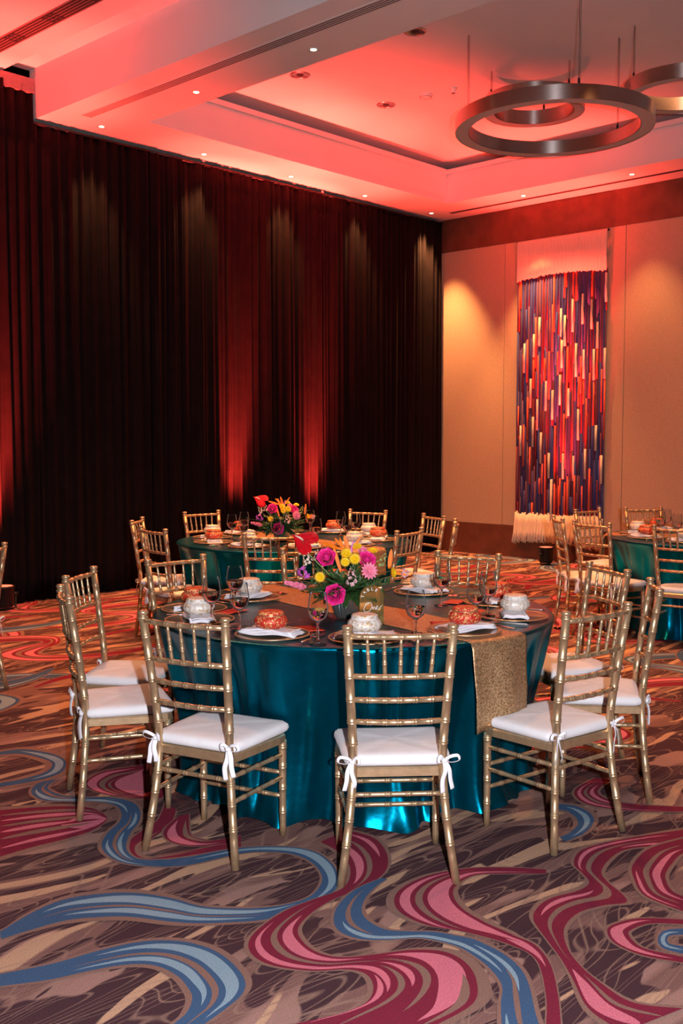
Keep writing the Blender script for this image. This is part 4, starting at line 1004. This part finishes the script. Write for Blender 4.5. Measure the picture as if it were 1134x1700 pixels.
for k_, dg in enumerate((145, 180, 215, 250, 75, 110)): far_setting(T3, dg, 'rc'[k_ % 2], W3[k_])

# ---------------------------------------------------------------- fibre art on the right wall
ART = empty('fiber_art', (XW-.05, 7.07, 0), 0, 'tall hanging of blue, red and cream cords on the beige wall', 'wall art')
AC = {'n': pbr('navy_cord', (.045, .035, .16), .8, 0, .25, 80), 'm': pbr('dark_red_cord', (.16, .008, .025), .8, 0, .2, 80), 'o': pbr('coral_cord', (.75, .10, .05), .8, 0, .12, 80), 'c': pbr('cream_cord', (.72, .60, .46), .85, 0, .1, 80), 'u': pbr('blue_cord', (.03, .06, .26), .8, 0, .2, 80), 'x': pbr('plum_cord', (.12, .05, .10), .8, 0, .2, 80)}
keys = list(AC); amats = [AC[k_] for k_ in keys]
b = MB(); b.tube([(0.0, -.66, 4.11), (0.0, .66, 4.11)], .014, 10); b.obj('hanging_rod', darkm, ART)
# wraps as surveyed: (x, y0, y1, colour) in a 927 x 1700 view of the hanging; left side = +y
SV = [(535,255,405,'c'),(413,365,520,'c'),(362,392,560,'c'),(464,392,545,'c'),(302,440,585,'c'),(325,475,632,'c'),(197,485,630,'c'),(489,508,645,'c'),(162,572,690,'c'),(310,602,745,'c'),(114,620,770,'c'),(385,618,790,'c'),(421,650,800,'c'),(473,648,808,'c'),(527,642,800,'c'),(296,780,935,'c'),(149,800,950,'c'),(226,812,965,'c'),(344,850,990,'c'),(260,858,1010,'c'),(180,905,1065,'c'),(393,955,1115,'c'),(157,995,1150,'c'),(98,1040,1195,'c'),(480,1038,1170,'c'),(203,1075,1235,'c'),(428,1160,1315,'c'),(243,1180,1310,'c'),(313,1182,1315,'c'),(508,1192,1340,'c'),(364,1195,1325,'c'),(252,1315,1640,'c'),
      (268,205,560,'o'),(318,205,385,'o'),(330,205,330,'o'),(366,190,400,'o'),(378,190,400,'o'),(467,180,392,'o'),(98,240,440,'o'),(92,240,560,'o'),(256,420,660,'o'),(175,485,745,'o'),(302,585,780,'o'),(126,600,820,'o'),(160,690,850,'o'),(182,680,905,'o'),(240,660,905,'o'),(286,660,780,'o'),(336,640,1000,'o'),(222,695,812,'o'),(404,685,875,'o'),(446,770,900,'o'),(490,645,800,'o'),(513,750,970,'o'),(135,895,1115,'o'),(392,790,955,'o'),(84,940,1110,'o'),(420,800,930,'o'),(318,980,1182,'o'),(268,1040,1315,'o'),(110,1035,1250,'o'),(145,1150,1340,'o'),(524,800,1110,'o'),(428,900,1160,'o'),(471,810,1040,'o'),(220,1190,1550,'o'),(300,1310,1450,'o'),(336,1300,1550,'o'),(190,1310,1390,'o'),(375,1295,1470,'o'),(203,1235,1390,'o'),(154,1435,1540,'o'),(450,1260,1500,'o'),(500,1195,1370,'o'),(410,1350,1500,'o'),(318,1330,1540,'o'),(286,1350,1540,'o'),(268,1340,1560,'o')]
NS = 62; r4 = random.Random(21); YL, YR = 7.705, 6.435
def art_z(y_, x_):    # row in the survey view to height
    xi = 834+x_/3.09; yi = 370+y_/3.09
    d = ray(xi, yi); t_ = (XW-.05)/d.x; return (EYEP+d*t_).z
def art_y(x_, y_):
    d = ray(834+x_/3.09, 370+y_/3.09); return (EYEP+d*((XW-.05)/d.x)).y
strand = [[] for _ in range(NS)]
for x_, a, b_, c_ in SV:
    y_ = art_y(x_, (a+b_)/2); k_ = int(round((YL-y_)/(YL-YR)*(NS-1)))
    if 0 <= k_ < NS: strand[k_].append((art_z(a, x_), art_z(b_, x_), c_))
for k_ in range(NS):
    y_ = YL+(YR-YL)*k_/(NS-1)-7.07; u_ = k_/(NS-1)
    ztop = 4.115; zf = 3.60+.05*math.sin(u_*3.0)+.02*r4.random(); zb = .47+.03*r4.random()
    segs = []; z = zf; base = r4.choice('nnnnuxm')
    marks = sorted(strand[k_], key=lambda s_: -s_[0])
    m = MB(); X = 0.0+.004*((k_ % 2)*2-1)
    z = zf+.03
    def seg(z0, z1, c_, rr_, xo=0.0):
        if z0-z1 < .01: return
        n_ = max(2, int((z0-z1)/.5)+1)
        m.tube([(X-xo+.003*math.sin((z0+(z1-z0)*i/n_)*5+k_), y_+.0016*math.sin((z0+(z1-z0)*i/n_)*7+k_*2), z0+(z1-z0)*i/n_) for i in range(n_+1)], rr_, 7, True, keys.index(c_))
    while z > zb+.001:
        L_ = r4.uniform(.35, 1.5); z1 = max(zb-.05, z-L_); seg(z, z1, base, .0098); z = z1; base = r4.choice('nnnuuxxmm')
    for a, b_, c_ in marks:
        a = min(a, zf+.01); b_ = max(b_, zb-.02); seg(a, b_, c_, .0155 if c_ == 'c' else .0125, .012 if c_ == 'c' else .007)
    o = m.obj('cord', amats, ART)
    m = MB(); m.tube([(-.008, y_, ztop), (-.026, y_, ztop-.012), (-.028+.002*math.sin(k_), y_, zf+.2), (-.026, y_+.001*math.sin(k_*3), zf)], .0112, 7); m.obj('top_fringe', AC['c'], ART)
    zz_ = .17+.05*math.sin(u_*3.1+.3)+.03*r4.random()
    m = MB(); m.tube([(-.010, y_, zb+.10+.03*r4.random()), (-.026, y_, zb), (-.045-.01*r4.random(), y_+.006*r4.uniform(-1, 1), (zb+zz_)/2), (-.06-.03*r4.random(), y_+.012*r4.uniform(-1, 1), zz_+.03), (-.035, y_+.01*r4.uniform(-1, 1), zz_)], [.0105, .0125, .0135, .0125, .006], 7); m.obj('bottom_fringe', AC['c'], ART)
